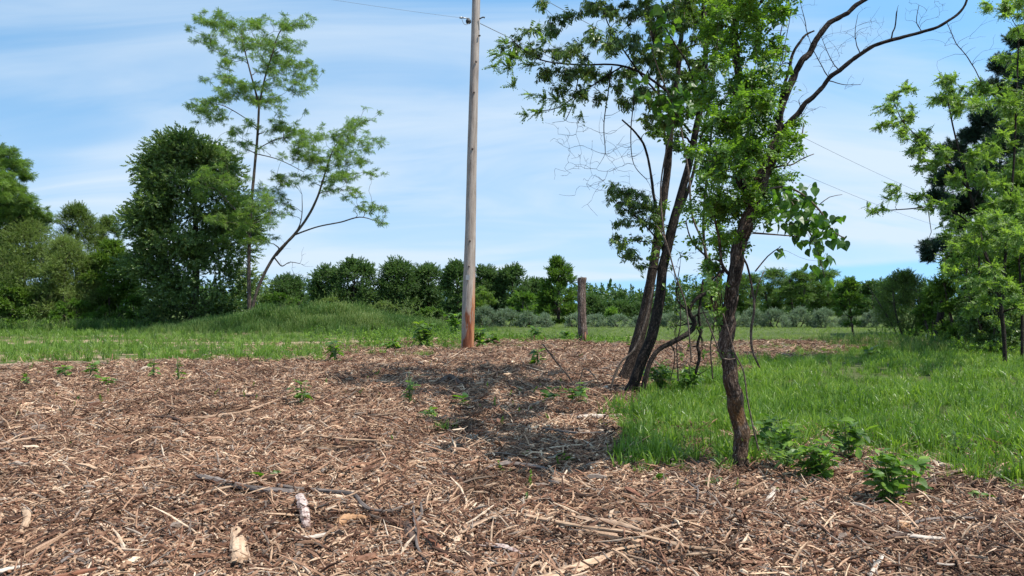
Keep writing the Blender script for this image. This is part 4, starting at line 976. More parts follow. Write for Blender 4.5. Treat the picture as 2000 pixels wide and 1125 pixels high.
# ------------------------------------------------------------------ pole, wires, post
def pole():
    b = G(912.5, 687); b[2] = gz(b[0], b[1]); d = b[1]
    t = thing('utility_pole', 'tall weathered wooden utility pole with red-brown stained foot', 'utility pole', b)
    m_, nt = mat('pole_wood'); B = NB(nt); uv = B.attr('buv').outputs['Vector']
    g = B.noise(uv, 26, 5, .65, .4, (1, 1, .05)); g2 = B.noise(uv, 6, 4, .6, .6, (1, 1, .25))
    f = B.math('ADD', B.math('MULTIPLY', g, .6), B.math('MULTIPLY', g2, .45))
    col = B.ramp(f, [(.34, (.13, .105, .09)), (.5, (.285, .235, .20)), (.68, (.42, .36, .31))])
    sp = B.n('ShaderNodeSeparateXYZ'); B.l(uv, sp.inputs[0])
    red = B.ramp(g, [(.35, (.07, .02, .012)), (.5, (.19, .062, .03)), (.66, (.34, .135, .06))])
    hgt = B.math('SUBTRACT', 1.35, sp.outputs[2]); hgt = B.math('ADD', hgt, B.math('MULTIPLY', B.math('SUBTRACT', g2, .5), 3.2)); hgt = B.math('ADD', hgt, B.math('MULTIPLY', B.math('SUBTRACT', g, .5), 2.0))
    hgt = B.math('ADD', hgt, B.math('MULTIPLY', sp.outputs[0], 3.2))
    col = B.mix(B.math('MULTIPLY', hgt, 2.6, clamp=True), col, red)
    stk = B.math('MULTIPLY', B.math('SUBTRACT', B.math('MULTIPLY', sp.outputs[0], 1.0), .105), 22, clamp=True)
    up_ = B.math('MULTIPLY', B.math('SUBTRACT', 2.75, sp.outputs[2]), 1.4, clamp=True)
    stk = B.math('MULTIPLY', B.math('MULTIPLY', stk, up_), B.math('MULTIPLY', B.math('SUBTRACT', g, .36), 7, clamp=True))
    col = B.mix(B.math('MULTIPLY', stk, .8), col, (.42, .20, .10))
    crack = B.math('LESS_THAN', g, .335); col = B.mix(B.math('MULTIPLY', crack, .7), col, (.03, .024, .02))
    pr = B.n('ShaderNodeBsdfPrincipled'); B.l(col, pr.inputs['Base Color']); pr.inputs['Roughness'].default_value = .85; pr.inputs['Specular IOR Level'].default_value = .2
    bp = B.n('ShaderNodeBump'); bp.inputs['Strength'].default_value = .5; bp.inputs['Distance'].default_value = .012; B.l(f, bp.inputs['Height']); B.l(bp.outputs[0], pr.inputs['Normal'])
    o = B.n('ShaderNodeOutputMaterial'); B.l(pr.outputs[0], o.inputs[0])
    T_ = Tubes(); pts = [b-(0, 0, .2), P(915, 600, d), P(919, 450, d), P(922, 300, d), P(927, 120, d), P(930, 0, d), P(932, -110, d)]
    w = [25, 25, 21, 19, 17, 16, 15]
    q, r = smooth_path(pts, [w_/2*d/F for w_ in w], .25); T_.add(q, r, 28, .012, 3, .015)
    link('shaft', T_.mesh('shaft', m_, b), t)
    # hardware
    T_ = Tubes(); c = P(936, 37, d-.12); T_.add([c, c+(.12, -.02, .05), c+(.17, -.02, .03)], [.022, .02, .03], 8); link('bolt', T_.mesh('bolt', M['iron'], b), t)
    T_ = Tubes(); c = P(935, 70, d-.12); T_.add([c, c+(.05, -.03, 0)], [.03, .025], 8); link('bolt', T_.mesh('bolt', M['iron'], b), t)
    T_ = Tubes(); c = P(920, 42, d-.05); T_.add([c, c+(-.05, 0, 0), c+(-.13, -.02, 0), c+(-.16, -.02, 0)], [.04, .08, .08, .03], 10); link('insulator', T_.mesh('insulator', M['iron'], b), t)
    T_ = Tubes(); c = P(916.5, 36, d-.05); e = P(902, 34.5, d-.2); T_.add([c, (c+e)/2, e], [.018, .016, .03], 8); T_.add([e-(.07, 0, 0), e], [.03, .035], 8); link('wire_clamp', T_.mesh('wire_clamp', M['metal'], b), t)
    T_ = Tubes(); q, r = smooth_path([P(902, 36, d-.2), P(905, 45, d-.2), P(911, 48.5, d-.18), P(917, 44, d-.1)], [.008]*4, .04); T_.add(q, r, 5); link('jumper_wire', T_.mesh('jumper_wire', M['wire'], b), t)
    v, f_ = [], []
    c = P(913.5, 542, d-.22); s_ = .06
    v = [(-s_, 0, -s_*1.3), (s_, 0, -s_*1.3), (s_, 0, s_*1.3), (-s_, 0, s_*1.3), (-s_, .012, -s_*1.3), (s_, .012, -s_*1.3), (s_, .012, s_*1.3), (-s_, .012, s_*1.3)]
    link('tag_plate', new_mesh('tag_plate', np.array(v)+c-b, [(0, 1, 2, 3), (7, 6, 5, 4), (0, 4, 5, 1), (1, 5, 6, 2), (2, 6, 7, 3), (3, 7, 4, 0)], [M['metal']], None, False), t)
    # knots and short splits
    r_ = np.random.default_rng(9)
    for px_, py_ in ((923, 290), (918, 470), (926, 180), (916, 520), (930, 120)):
        c = P(px_, py_, d-.17-.02*(py_/600)); T_ = Tubes(); T_.add([c+(0, .03, 0), c+(0, -.012, 0), c+(0, -.02, 0)], [.035, .03, .012], 8); link('knot', T_.mesh('knot', M['t_grey'], b), t)
    return d
dp = pole()
def wire(label, a, e, sag, rad=.011, ext=0):
    a = np.array(a); e = np.array(e); t = np.linspace(0, 1, 40)[:, None]; q = a+(e-a)*t; q[:, 2] -= (4*sag*t*(1-t))[:, 0]
    T_ = Tubes(); T_.add(q-a, np.full(40, rad), 5); o = link('overhead_wire', T_.mesh('overhead_wire', M['wire']), None, a); tag(o, label, 'wire', 'overhead wires strung from the pole')
a = P(902, 35, dp-.2); e0 = P(735, 0, 22.6); e = a+(e0-a)*9.5; wire('thin overhead wire clamped to the pole and running off to the left', a, e, .5, .004)
a = P(938, 46, dp); e = P(1715, 390, 62); e = a+(e-a)*1.5; wire('lower thin wire dropping from the pole behind the leaning trees', a, e, .5)
a = P(934, -72, dp); e = P(1760, 347, 63); e = a+(e-a)*1.5; wire('upper thin wire passing above the lower one behind the dead branches', a, e, .6)
def post():
    b = G(1137.5, 671); b[2] = gz(b[0], b[1]); d = b[1]
    t = thing('wooden_post', 'short weathered split wooden post standing at the edge of the field', 'post', b)
    T_ = Tubes(); pts = [b-(0, 0, .1), P(1138, 640, d), P(1136, 600, d), P(1136, 565, d), P(1137, 548, d), P(1137, 542, d)]
    q, r = smooth_path(pts, [w_/2*d/F for w_ in (18, 17, 15, 15.5, 17.5, 16)], .06); T_.add(q, r, 26, .16, 6, .12)
    link('shaft', T_.mesh('shaft', bark_mat('post_wood', (.045, .03, .024), (.15, .105, .085), (.33, .27, .24), .7, 1.0, None, 14), b), t)
    T_ = Tubes(); T_.add([P(1129.5, 556, d-.05), P(1128.5, 549, d-.05), P(1128.5, 543, d-.05)], [.025, .02, .008], 6, .2, 3); link('split_sliver', T_.mesh('split_sliver', M['t_grey'], b), t)
    T_ = Tubes(); T_.add([P(1140, 672, d-.16), P(1143, 660, d-.17), P(1143, 648, d-.15)], [.03, .05, .012], 7, .2, 4); link('foot_stain', T_.mesh('foot_stain', M['t_red'], b), t)
post()
#@@NEAR
# ------------------------------------------------------------------ leaning trees
lean_front = [[(1222, 782, 34.4, 12.2), (1240, 740, 28.4, 12.2), (1262, 690, 27.5), (1279, 630, 26.7), (1290, 560, 25.8), (1300, 500, 24.1), (1313, 440, 23.2), (1330, 380, 19.8), (1346, 320, 18.1), (1360, 250, 16.3), (1372, 180, 14.6), (1378, 100, 12.9), (1375, 20, 11.2), (1370, -70, 7.7)],
    [(1313, 446, 10.3), (1337, 392, 9.5), (1353, 342, 7.7), (1364, 290, 6.9), (1385, 200, 6.0), (1398, 100, 5.2), (1402, 0, 4.3)],
    [(1335, 215, 7.7), (1280, 160, 6.0), (1215, 128, 5.2), (1130, 126, 4.3), (1060, 118, 3.4), (1015, 92, 2.6), (998, 74, 1.7)],
    [(1350, 260, 6.9), (1290, 190, 5.2), (1240, 130, 4.3), (1195, 60, 3.4), (1172, 0, 2.6), (1160, -60, 1.7)],
    [(1215, 130, 4.3), (1150, 170, 3.4), (1085, 212, 2.6), (1040, 215, 1.7)],
    [(1302, 500, 6.0), (1285, 470, 4.3), (1250, 430, 3.4), (1210, 400, 2.6), (1195, 380, 1.7)], [(1288, 474, 3.4), (1240, 470, 2.6), (1205, 462, 1.7)],
    [(1368, 190, 6.0), (1340, 120, 4.3), (1300, 50, 3.4), (1290, -40, 2.6)]]
cl_droop = [(1010, 88, 12), (1040, 100, 14), (1075, 60, 18), (1110, 30, 20), (1150, 10, 20), (1195, 20, 20), (1235, 30, 18), (1085, 100, 18), (1120, 95, 20), (1160, 75, 20), (1200, 85, 20), (1240, 75, 18),
    (1070, 140, 16), (1110, 142, 18), (1150, 140, 18), (1190, 145, 18), (1230, 140, 18), (1265, 110, 18), (1100, 175, 14), (1140, 178, 14), (1180, 190, 12), (1220, 200, 14), (1205, 170, 12), (1255, 175, 18), (1290, 200, 20), (1295, 150, 20),
    (1300, 90, 20), (1330, 50, 20), (1350, 120, 18), (1330, 180, 18), (1360, 190, 18), (1300, 20, 20), (1340, 0, 20), (1265, 225, 14), (1300, 240, 16), (1270, 20, 18),
    (1192, 362, 7), (1205, 378, 9), (1225, 390, 9), (1245, 378, 7), (1258, 400, 9), (1215, 408, 7), (1240, 415, 9), (1275, 405, 11), (1200, 462, 7), (1220, 470, 8), (1230, 490, 7), (1245, 465, 6), (1228, 435, 7), (1275, 440, 10), (1212, 435, 6), (1198, 372, 8), (1210, 395, 8), (1235, 400, 8), (1225, 375, 8), (1210, 480, 7), (1238, 500, 8), (1255, 430, 9), (1285, 420, 10), (1222, 500, 6), (1250, 520, 6), (1262, 380, 8), (1285, 470, 9),
    (1150, -60, 30), (1230, -70, 34), (1310, -80, 36), (1380, -90, 34), (1250, -150, 36), (1340, -170, 36), (1060, 10, 12), (1380, 60, 22), (1390, 140, 18), (1120, -130, 34, 12.8), (1200, -190, 40, 12.4), (1300, -230, 40, 13.4), (1420, -200, 44, 11.4), (1460, -110, 44, 11.2), (1380, -150, 44, 10.6), (1180, -90, 34, 14), (1100, -220, 44, 13), (1280, -300, 50, 12.5), (1250, -120, 40, 13.5), (1350, -260, 50, 11.6), (1440, -160, 40, 13), (1330, -120, 40, 15), (1200, -260, 44, 14.5)]  # unseen clumps above the frame; those with own depth added to widen the shadow
pixel_tree('leaning_tree', 'dark leaning tree in front of its twin, with long branches of drooping narrow leaves', lean_front, cl_droop, 12.2, 'droop', .24, 34, 800, 'bark_dark', .004, cs=1.15, flat=.8, minz=1.9, up=-.1,
    nobj=0, step=.1, sides=14, rough=.1, dsd=1.7, tlo=0, kink=.35,
    extra=[dict(src='compound_locust', size=.18, dens=16, name='side_foliage', clumps=[(985, 82, 11), (975, 105, 13), (1000, 110, 13), (962, 128, 9), (992, 130, 12), (1022, 100, 12), (1030, 125, 11), (1035, 185, 11), (1060, 190, 12), (1085, 195, 13), (1050, 218, 12), (1025, 222, 8), (1100, 210, 11), (1000, 165, 8), (1120, 205, 10), (1060, 75, 10), (1130, 225, 8)], nobj=120),
           dict(src='ovald', size=.07, dens=2.6, name='small_leaves', clumps=[(1258, 440, 14), (1290, 450, 15), (1310, 470, 15), (1330, 440, 14), (1280, 490, 14), (1345, 470, 14), (1262, 470, 12), (1300, 500, 13), (1300, 400, 14), (1270, 510, 12), (1330, 250, 22), (1350, 310, 20), (1300, 270, 18), (1370, 340, 18), (1365, 260, 22)], tlo=.3, nobj=180)],
    dead=[dict(limb=[(1288, 440, 8), (1276, 375, 7), (1264, 300, 6), (1240, 258, 5), (1214, 234, 4)], tips=[(1270, 252), (1262, 235), (1215, 232)], tip=.005, k=0, bark='bark_dark'),
          dict(limb=[(1195, 130, 4), (1188, 180, 3), (1180, 240, 2.5), (1182, 300, 2)], tips=[(1128, 325), (1112, 290), (1165, 330), (1182, 350), (1150, 365), (1140, 285), (1200, 310), (1215, 325), (1205, 290), (1150, 250), (1165, 345), (1190, 335), (1120, 320), (1210, 250)], tip=.0035, tw=.22, k=4),
          dict(limb=[(1130, 150, 3), (1120, 200, 2.5), (1105, 235, 2)], tips=[(1090, 262), (1125, 262), (1080, 240), (1110, 270), (1130, 240)], tip=.0035, tw=.15, k=2),
          dict(limb=[(1240, 180, 3), (1232, 260, 2.5), (1238, 320, 2), (1262, 350, 2)], tips=[(1260, 370), (1280, 340), (1225, 300), (1250, 300), (1275, 375)], tip=.0035, tw=.15, k=2)])
pixel_tree('leaning_tree', 'thick leaning tree with ridged bark just behind its dark twin', [
    [(1216, 752, 42, 14.3), (1234, 705, 35, 14.3), (1250, 652, 31), (1262, 600, 27), (1272, 540, 24), (1282, 480, 22), (1291, 420, 20), (1300, 360, 19), (1306, 300, 18), (1311, 240, 17), (1322, 160, 14), (1330, 80, 12), (1335, 0, 10), (1338, -80, 7)],
    [(1306, 300, 8), (1290, 220, 7), (1282, 130, 6), (1270, 40, 5), (1262, -40, 4)]],
    [(1280, 60, 22), (1315, 20, 24), (1350, 30, 24), (1330, 100, 22), (1290, 130, 20), (1350, 150, 22), (1310, 190, 20), (1345, 215, 20), (1270, -20, 26), (1330, -60, 30), (1390, 20, 22), (1370, -30, 26), (1400, 80, 20), (1280, 260, 14), (1320, 280, 14)],
    14.3, 'mid', .24, 30, 830, 'bark_mid', .005, flat=.8, minz=2.2, nobj=0, step=.1, sides=16, rough=.12, dsd=1.5, thi=.7)
pixel_tree('crooked_tree', 'thin crooked tree bending sharply beside the dark leaning trunk', [
    [(1248, 778, 16, 12.0), (1262, 725, 13), (1282, 688, 12), (1312, 668, 12), (1342, 652, 13), (1357, 632, 13), (1346, 608, 11), (1356, 586, 10), (1381, 568, 10), (1385, 538, 9), (1378, 500, 8), (1374, 450, 7), (1376, 400, 7), (1382, 330, 6), (1390, 250, 5), (1396, 170, 4)],
    [(1378, 500, 5), (1350, 470, 4), (1340, 430, 3)], [(1346, 608, 5), (1325, 590, 4), (1322, 560, 3), (1328, 520, 2)], [(1376, 400, 4), (1400, 370, 3), (1415, 330, 2)]],
    [(1345, 425, 14), (1360, 480, 16), (1335, 500, 13), (1375, 520, 16), (1400, 500, 14), (1345, 545, 12), (1380, 440, 16), (1405, 440, 16), (1330, 560, 10), (1395, 560, 10), (1400, 400, 16), (1370, 380, 16), (1410, 350, 16), (1320, 610, 8), (1395, 300, 18), (1375, 240, 18), (1385, 600, 10), (1398, 640, 8), (1362, 565, 10), (1308, 640, 8), (1332, 690, 8), (1376, 690, 7), (1342, 596, 9), (1420, 605, 6), (1300, 560, 8), (1365, 640, 7), (1310, 520, 9)],
    12.0, 'ovald', .07, 2.6, 850, 'bark_dark', .004, flat=.9, minz=1.1, nobj=150, step=.06, sides=10, rough=.1, dsd=1.2, tlo=.25, kink=.5,
    dead=[dict(limb=[(1374, 545, 6), (1366, 600, 7), (1367, 650, 7), (1364, 690, 8), (1360, 728, 7)], tips=[(1385, 720), (1395, 712), (1340, 705)], tip=.004, k=1, bark='bark_dark'),
          dict(limb=[(1310, 668, 4), (1318, 700, 3), (1310, 740, 2)], tips=[(1300, 720), (1290, 740), (1330, 735), (1345, 700), (1325, 690), (1300, 700)], tip=.003, tw=.15, k=2),
          dict(limb=[(1392, 740, 4), (1388, 680, 3.5), (1395, 620, 3), (1388, 560, 2.5), (1400, 500, 2)], tips=[(1410, 600), (1375, 590), (1405, 540), (1372, 630), (1415, 650), (1370, 560), (1400, 660), (1420, 560), (1380, 500)], tip=.003, tw=.15, k=2),
          dict(limb=[(1325, 745, 4), (1322, 680, 3), (1330, 610, 3), (1318, 540, 2)], tips=[(1300, 600), (1345, 620), (1310, 570), (1350, 580), (1300, 660), (1345, 690), (1330, 500), (1290, 520)], tip=.003, tw=.15, k=2),
          dict(limb=[(1345, 650, 3), (1350, 690, 2), (1345, 730, 2)], tips=[(1335, 720), (1372, 700), (1390, 690), (1380, 660), (1350, 740)], tip=.003, tw=.15, k=2)])
# ------------------------------------------------------------------ near tree
near = [[(1447, 932, 66), (1446, 916, 48), (1446, 880, 37), (1443, 840, 40), (1436, 788, 40), (1425, 728, 36), (1419, 690, 33), (1420, 650, 33), (1424, 600, 32), (1430, 565, 32), (1438, 519, 35), (1449, 470, 35), (1462, 426, 33), (1477, 378, 33), (1496, 330, 30), (1514, 285, 27), (1526, 250, 22)],
    [(1518, 262, 18), (1522, 222, 16), (1540, 178, 16), (1567, 125, 15), (1598, 72, 14), (1640, 32, 12), (1682, 6, 10), (1730, -25, 9), (1790, -50, 6)],
    [(1524, 255, 15, 6.8), (1560, 222, 13, 6.75), (1615, 160, 11, 6.7), (1680, 108, 10, 6.6), (1740, 78, 9, 6.5), (1800, 62, 8, 6.45), (1850, 42, 7, 6.4), (1880, 16, 6, 6.4), (1892, -15, 5, 6.4)],
    [(1517, 232, 8), (1530, 172, 8), (1550, 105, 7), (1570, 72, 6), (1590, 60, 4)],
    [(1468, 412, 24, 6.8), (1452, 350, 22, 6.9), (1443, 280, 20, 6.95), (1440, 200, 19, 7), (1440, 130, 18, 7), (1432, 60, 19, 7), (1425, 0, 18, 7), (1418, -80, 14, 7)],
    [(1440, 75, 9, 7), (1465, 35, 8, 7), (1500, -15, 6, 7)], [(1432, 545, 10), (1410, 515, 8), (1405, 470, 6), (1395, 430, 4)], [(1446, 905, 16), (1430, 922, 13), (1412, 936, 6)], [(1448, 908, 16), (1466, 924, 12), (1480, 934, 5)], [(1500, 330, 6), (1545, 320, 4), (1590, 300, 2)]]
cl_near = [(1400, 230, 24), (1455, 235, 26), (1500, 205, 22), (1420, 290, 26), (1475, 290, 26), (1525, 275, 18), (1400, 345, 24), (1448, 350, 28), (1505, 335, 22), (1420, 405, 26), (1475, 410, 26), (1385, 180, 20), (1465, 160, 22), (1415, 110, 22),
    (1495, 110, 18), (1380, 60, 22), (1460, 40, 22), (1515, 25, 16), (1480, 75, 18), (1425, 20, 22), (1440, 180, 22), (1510, 250, 18), (1405, 470, 20), (1450, 455, 16), (1395, 400, 20), (1390, 290, 20), (1540, 300, 12), (1550, 240, 7), (1495, 380, 20), (1520, 350, 14),
    (1390, 520, 14), (1400, 560, 12), (1420, 690, 5), (1402, 610, 6), (1440, -50, 36), (1500, -60, 34), (1380, -60, 34), (1420, -150, 40), (1560, -90, 30), (1510, 160, 12), (1400, 10, 20), (1530, -20, 16), (1450, -80, 44, 8.3), (1530, -140, 44, 8.6), (1400, -120, 44, 9.0), (1500, -40, 30, 8.8), (1380, -60, 40, 9.6)]  # last clumps, with own depth: unseen foliage added to shade the mulch
pixel_tree('furrowed_tree', 'nearest tree with rough mossy furrowed trunk and two dead upper limbs', near, cl_near, 6.8, 'compound', .105, 12, 900, 'bark', .0022, cs=1.4, sub=8, flat=.8, minz=1.75, up=0, nobj=300, step=.028, sides=40, rough=.15, dsd=1.6, kink=.45, keys=(1, 2, 3, 4, 5),
    dead=[dict(limb=[(1740, 78, 4), (1748, 50, 3.5), (1752, 20, 3)], tips=[(1755, 10)], tip=.002, k=0, bark='bark_dark'),
          dict(limb=[(1620, 155, 3), (1590, 100, 2), (1575, 60, 1.2)], tips=[(1650, 90), (1690, 60), (1700, 40), (1720, 45), (1655, 60), (1625, 85), (1640, 110), (1600, 120)], tip=.0014, tw=.05, k=2),
          dict(limb=[(1680, 106, 3), (1670, 70, 2), (1675, 30, 1.2)], tips=[(1690, 15), (1700, 70), (1730, 60), (1715, 90), (1655, 65), (1705, 50)], tip=.0013, tw=.05, k=2),
          dict(limb=[(1800, 62, 2.5), (1790, 40, 2), (1795, 10, 1.4)], tips=[(1780, 20), (1775, 5), (1810, 20), (1825, 5), (1835, 30), (1770, 40), (1845, 10)], tip=.0013, tw=.04, k=2),
          dict(limb=[(1578, 72, 2.5), (1572, 40, 2), (1562, 0, 1.2)], tips=[(1560, -10), (1550, 25), (1590, 10), (1600, -5), (1545, 35), (1580, -10)], tip=.0013, tw=.05, k=1),
          dict(limb=[(1640, 140, 3), (1620, 110, 2), (1600, 60, 1)], tips=[(1610, 45), (1625, 70), (1590, 95), (1565, 85), (1600, 120), (1625, 130)], tip=.0013, tw=.05, k=2),
          dict(limb=[(1620, 158, 3), (1650, 165, 2), (1680, 165, 1.2)], tips=[(1682, 166), (1665, 145), (1650, 175)], tip=.0013, tw=.03, k=1),
          dict(limb=[(1535, 240, 3), (1565, 230, 2.5), (1560, 195, 2)], tips=[(1572, 200), (1552, 180), (1590, 215), (1600, 210), (1540, 200), (1580, 180)], tip=.0014, tw=.04, k=2),
          dict(limb=[(1450, 320, 3), (1480, 240, 2.5), (1525, 120, 2), (1545, 20, 1.5)], tips=[(1530, 60), (1500, 130), (1560, 100), (1510, 180), (1540, 150), (1498, 60)], tip=.0014, tw=.05, k=1)])

# ------------------------------------------------------------------ vines
def vine(name, label, stems, leaves, d, src, seed, size, cat='vine', spread=.25, stemw=.004, tlo=0., thi=1., loc=None):
    """leaves: (px, py, radius px, count); each leaf an object"""
    r_ = np.random.default_rng(seed)
    b = P(stems[0][0][0], stems[0][0][1], d); t = thing(name, label, cat, b)
    sk = Skeleton(seed)
    for l_ in stems:
        sk.limb([P(q[0], q[1], q[3] if len(q) > 3 else d) for q in l_], [q[2]/2*d/F for q in l_], .05, 7, .06, .05)
    pts = []; 
    for x_, y_, r, n in leaves:
        for _ in range(n):
            a = r_.uniform(0, 2*PI); q = r*math.sqrt(r_.random()); pts.append(P(x_+q*math.cos(a), y_+q*math.sin(a), d+r_.normal(0, spread)))
    pts = np.array(pts)
    if len(leaves): sk.reach(pts[::3], stemw*.4, wig=.1, seg=4, sides=4, taper=.5, rise=.1)
    sk.build('stem', M['vine_stem'], t)
    if len(leaves):
        dd = r_.normal(0, .6, pts.shape)+(0, -.35, -.55); rot = dir_rot(dd, r_, .7)
        scatter_objects('leaf', pts, rot, size*r_.uniform(.7, 1.25, len(pts)), SRC[src], t, np.clip(tlo+(thi-tlo)*r_.random(len(pts)), 0, 1))
    return t
vine('grape_vine', 'wild vine with broad heart-shaped leaves hanging off the near tree over the hedge', [
    [(1480, 380, 7), (1520, 365, 5), (1560, 375, 4), (1600, 410, 4), (1625, 450, 3), (1650, 465, 2)], [(1535, 372, 3), (1560, 420, 3), (1590, 470, 3), (1605, 520, 2), (1615, 560, 1.5)],
    [(1470, 455, 4), (1510, 458, 3), (1560, 462, 2)], [(1475, 530, 3), (1500, 500, 2.5), (1520, 485, 2)], [(1600, 400, 2), (1620, 385, 1.5), (1645, 380, 1)]],
    [(1510, 385, 20, 18), (1545, 385, 20, 22), (1575, 395, 20, 20), (1540, 420, 22, 20), (1575, 430, 22, 22), (1600, 430, 18, 16), (1610, 455, 16, 14), (1595, 475, 16, 14), (1560, 455, 16, 10), (1625, 440, 12, 8), (1645, 462, 6, 3),
     (1600, 505, 10, 7), (1615, 540, 10, 8), (1612, 500, 8, 5), (1640, 420, 5, 2), (1500, 430, 18, 12), (1520, 490, 8, 4), (1585, 520, 6, 3), (1580, 360, 10, 4)],
    6.7, 'heart', 910, .075, spread=.2, thi=.8)
vine('grape_vine', 'bright broad-leaved vine patch growing up the leaning trees', [
    [(1300, 480, 4), (1290, 380, 3), (1300, 300, 3), (1320, 220, 3), (1300, 190, 2)], [(1330, 240, 3), (1280, 120, 2), (1270, 60, 2)], [(1390, 230, 2), (1500, 60, 2), (1540, 40, 2)]],
    [(1300, 190, 20, 14), (1330, 180, 18, 12), (1320, 215, 22, 18), (1345, 205, 14, 10), (1250, 175, 14, 8), (1285, 45, 18, 10), (1270, 90, 14, 8), (1300, 235, 16, 10), (1235, 160, 12, 5), (1310, 60, 16, 8), (1290, 20, 14, 6)],
    11.4, 'heart', 915, .13, spread=.3, tlo=.3)
vine('grape_vine', 'sparse vine with a few round leaves climbing among the bare twigs by the dead limb', [
    [(1445, 320, 3), (1480, 240, 2.5), (1510, 130, 2), (1530, 40, 2)], [(1500, 160, 2), (1530, 120, 1.5), (1535, 100, 1)], [(1478, 320, 2), (1470, 200, 2), (1500, 90, 2)]],
    [(1525, 35, 16, 12), (1545, 25, 8, 5), (1505, 70, 12, 7), (1525, 90, 8, 5), (1490, 110, 12, 6), (1535, 135, 6, 3), (1500, 140, 8, 4), (1500, 175, 7, 3), (1560, 258, 5, 2), (1510, 190, 6, 3)],
    6.9, 'heart', 920, .07, spread=.12, tlo=.2)
vine('woody_vine', 'bare hanging woody vine curling down to the grass right of the mossy trunk', [
    [(1440, 492, 4), (1458, 515, 4), (1470, 570, 4.5), (1473, 605, 5), (1467, 645, 5), (1470, 685, 5), (1484, 718, 3)], [(1473, 600, 3), (1480, 560, 2), (1492, 530, 1.5)]], [], 7.0, 'heart', 925, .05)
vine('woody_vine', 'thin vine looping from the mossy trunk down to the weeds at its foot', [
    [(1412, 612, 3), (1425, 655, 3), (1436, 692, 3), (1452, 725, 3), (1460, 780, 3), (1470, 830, 3), (1482, 880, 3)], [(1370, 600, 2), (1395, 660, 3), (1412, 700, 3), (1436, 700, 2)]], [], 6.6, 'heart', 927, .05)
vine('woody_vine', 'pale bare vine hanging beside the foot of the leaning trunks', [
    [(1275, 560, 4), (1262, 620, 4), (1240, 680, 4), (1215, 705, 4), (1200, 735, 5), (1192, 765, 4)]], [], 11.8, 'heart', 929, .05)
vine('woody_vine', 'pair of bare vines rising in a loop between the leaning trunks and the near tree', [
    [(1395, 560, 4, 11), (1375, 480, 4, 11), (1352, 420, 4, 11), (1345, 340, 4, 11), (1330, 250, 3, 11)], [(1350, 700, 3, 11), (1340, 600, 3, 11), (1320, 540, 3, 11), (1300, 470, 3, 11), (1282, 440, 2, 11)], [(1530, 330, 1.5, 7), (1560, 290, 1.5, 7), (1570, 240, 1.5, 7)]], [], 11, 'heart', 931, .05)
vine('woody_vine', 'arching bare bramble stem over the mulch left of the leaning trunks', [
    [(1060, 672, 2.5), (1085, 705, 3), (1110, 735, 3), (1130, 765, 3)], [(1130, 765, 2), (1140, 720, 2.5), (1165, 740, 2.5), (1180, 770, 3)]], [], 12.5, 'ovald', 933, .05)

# ------------------------------------------------------------------ plants on the ground
def plant(name, label, px_, py_, h_px, w_px, nleaf, src, lsize_px, seed, cat='plant', objs=True, nst=5, tlo=0., thi=1., group=None, up=.25):
    r_ = np.random.default_rng(seed); b = G(px_, py_); b[2] = gz(b[0], b[1]); d = b[1]; k = d/F
    t = thing(name, label, cat, b, group); T_ = Tubes(); pts = []; dirs = []
    for i in range(nst):
        a = r_.uniform(0, 2*PI); sp = r_.uniform(.1, 1.)*w_px/2*k; h = r_.uniform(.75, 1.15)*h_px*1.2*k*(1-.35*(sp/(w_px/2*k+1e-6))**2)
        e = b+(math.cos(a)*sp, math.sin(a)*sp*.8, h); m_ = b+(math.cos(a)*sp*.35, math.sin(a)*sp*.3, h*.6)
        q, r = smooth_path([b+(math.cos(a)*.01, math.sin(a)*.01, -.02), m_, e], [.0035*max(1, d/7), .003*max(1, d/7), .0015*max(1, d/7)], h/6+.005); T_.add(q, r, 4)
        for j in range(max(1, nleaf//nst)):
            u = r_.random()**.6; p = q[int((.15+.85*u)*(len(q)-1))]; aa = r_.uniform(0, 2*PI)
            pts.append(p); dirs.append((math.cos(aa), math.sin(aa)-.2, up+r_.normal(0, .35)))
    pts = np.array(pts); dirs = np.array(dirs); rot = dir_rot(dirs, r_, .4); sc = lsize_px*k*r_.uniform(.65, 1.2, len(pts)); ti = np.clip(tlo+(thi-tlo)*r_.random(len(pts)), 0, 1)
    link('stem', T_.mesh('stem', stem_m, b), t)
    if objs: scatter_objects('leaf', pts, rot, sc, SRC[src], t, ti)
    else: scatter('foliage', pts, rot, sc, SRC[src], t, ti)
    return t
stem_m = simple_mat('green_stem', (.10, .15, .04), .6)
plant('leafy_plant', 'bushy bright green seedling with broad pointed leaves standing alone on the mulch', 1738, 990, 98, 165, 150, 'oval', 30, 1000, nst=22, tlo=.35)
plant('leafy_plant', 'small sprig of pale leaves right beside the bushy bright green seedling', 1785, 975, 80, 80, 34, 'oval', 26, 1003, nst=7, tlo=.3)
plant('leafy_plant', 'dark leafy weed clump between the near trunk and the bushy seedling', 1595, 945, 74, 225, 220, 'oval', 22, 1006, nst=34, tlo=.1, thi=1)
plant('leafy_plant', 'low tangled green weed right at the foot of the mossy trunk', 1535, 925, 90, 130, 190, 'oval', 17, 1009, nst=26, tlo=.25)
plant('leafy_plant', 'upright weed with broad dull leaves behind the trunk-side tangle', 1500, 880, 70, 70, 30, 'oval', 28, 1012, nst=6, thi=.5)
plant('leafy_plant', 'leafy weed with drooping broad leaves reaching over the edge of the grass', 1655, 905, 80, 110, 60, 'oval', 26, 1015, nst=12, thi=.8)
plant('leafy_plant', 'spreading fine-leaved weed in the thin grass past the seedling', 1870, 905, 60, 90, 60, 'oval', 12, 1018, nst=12, objs=False)
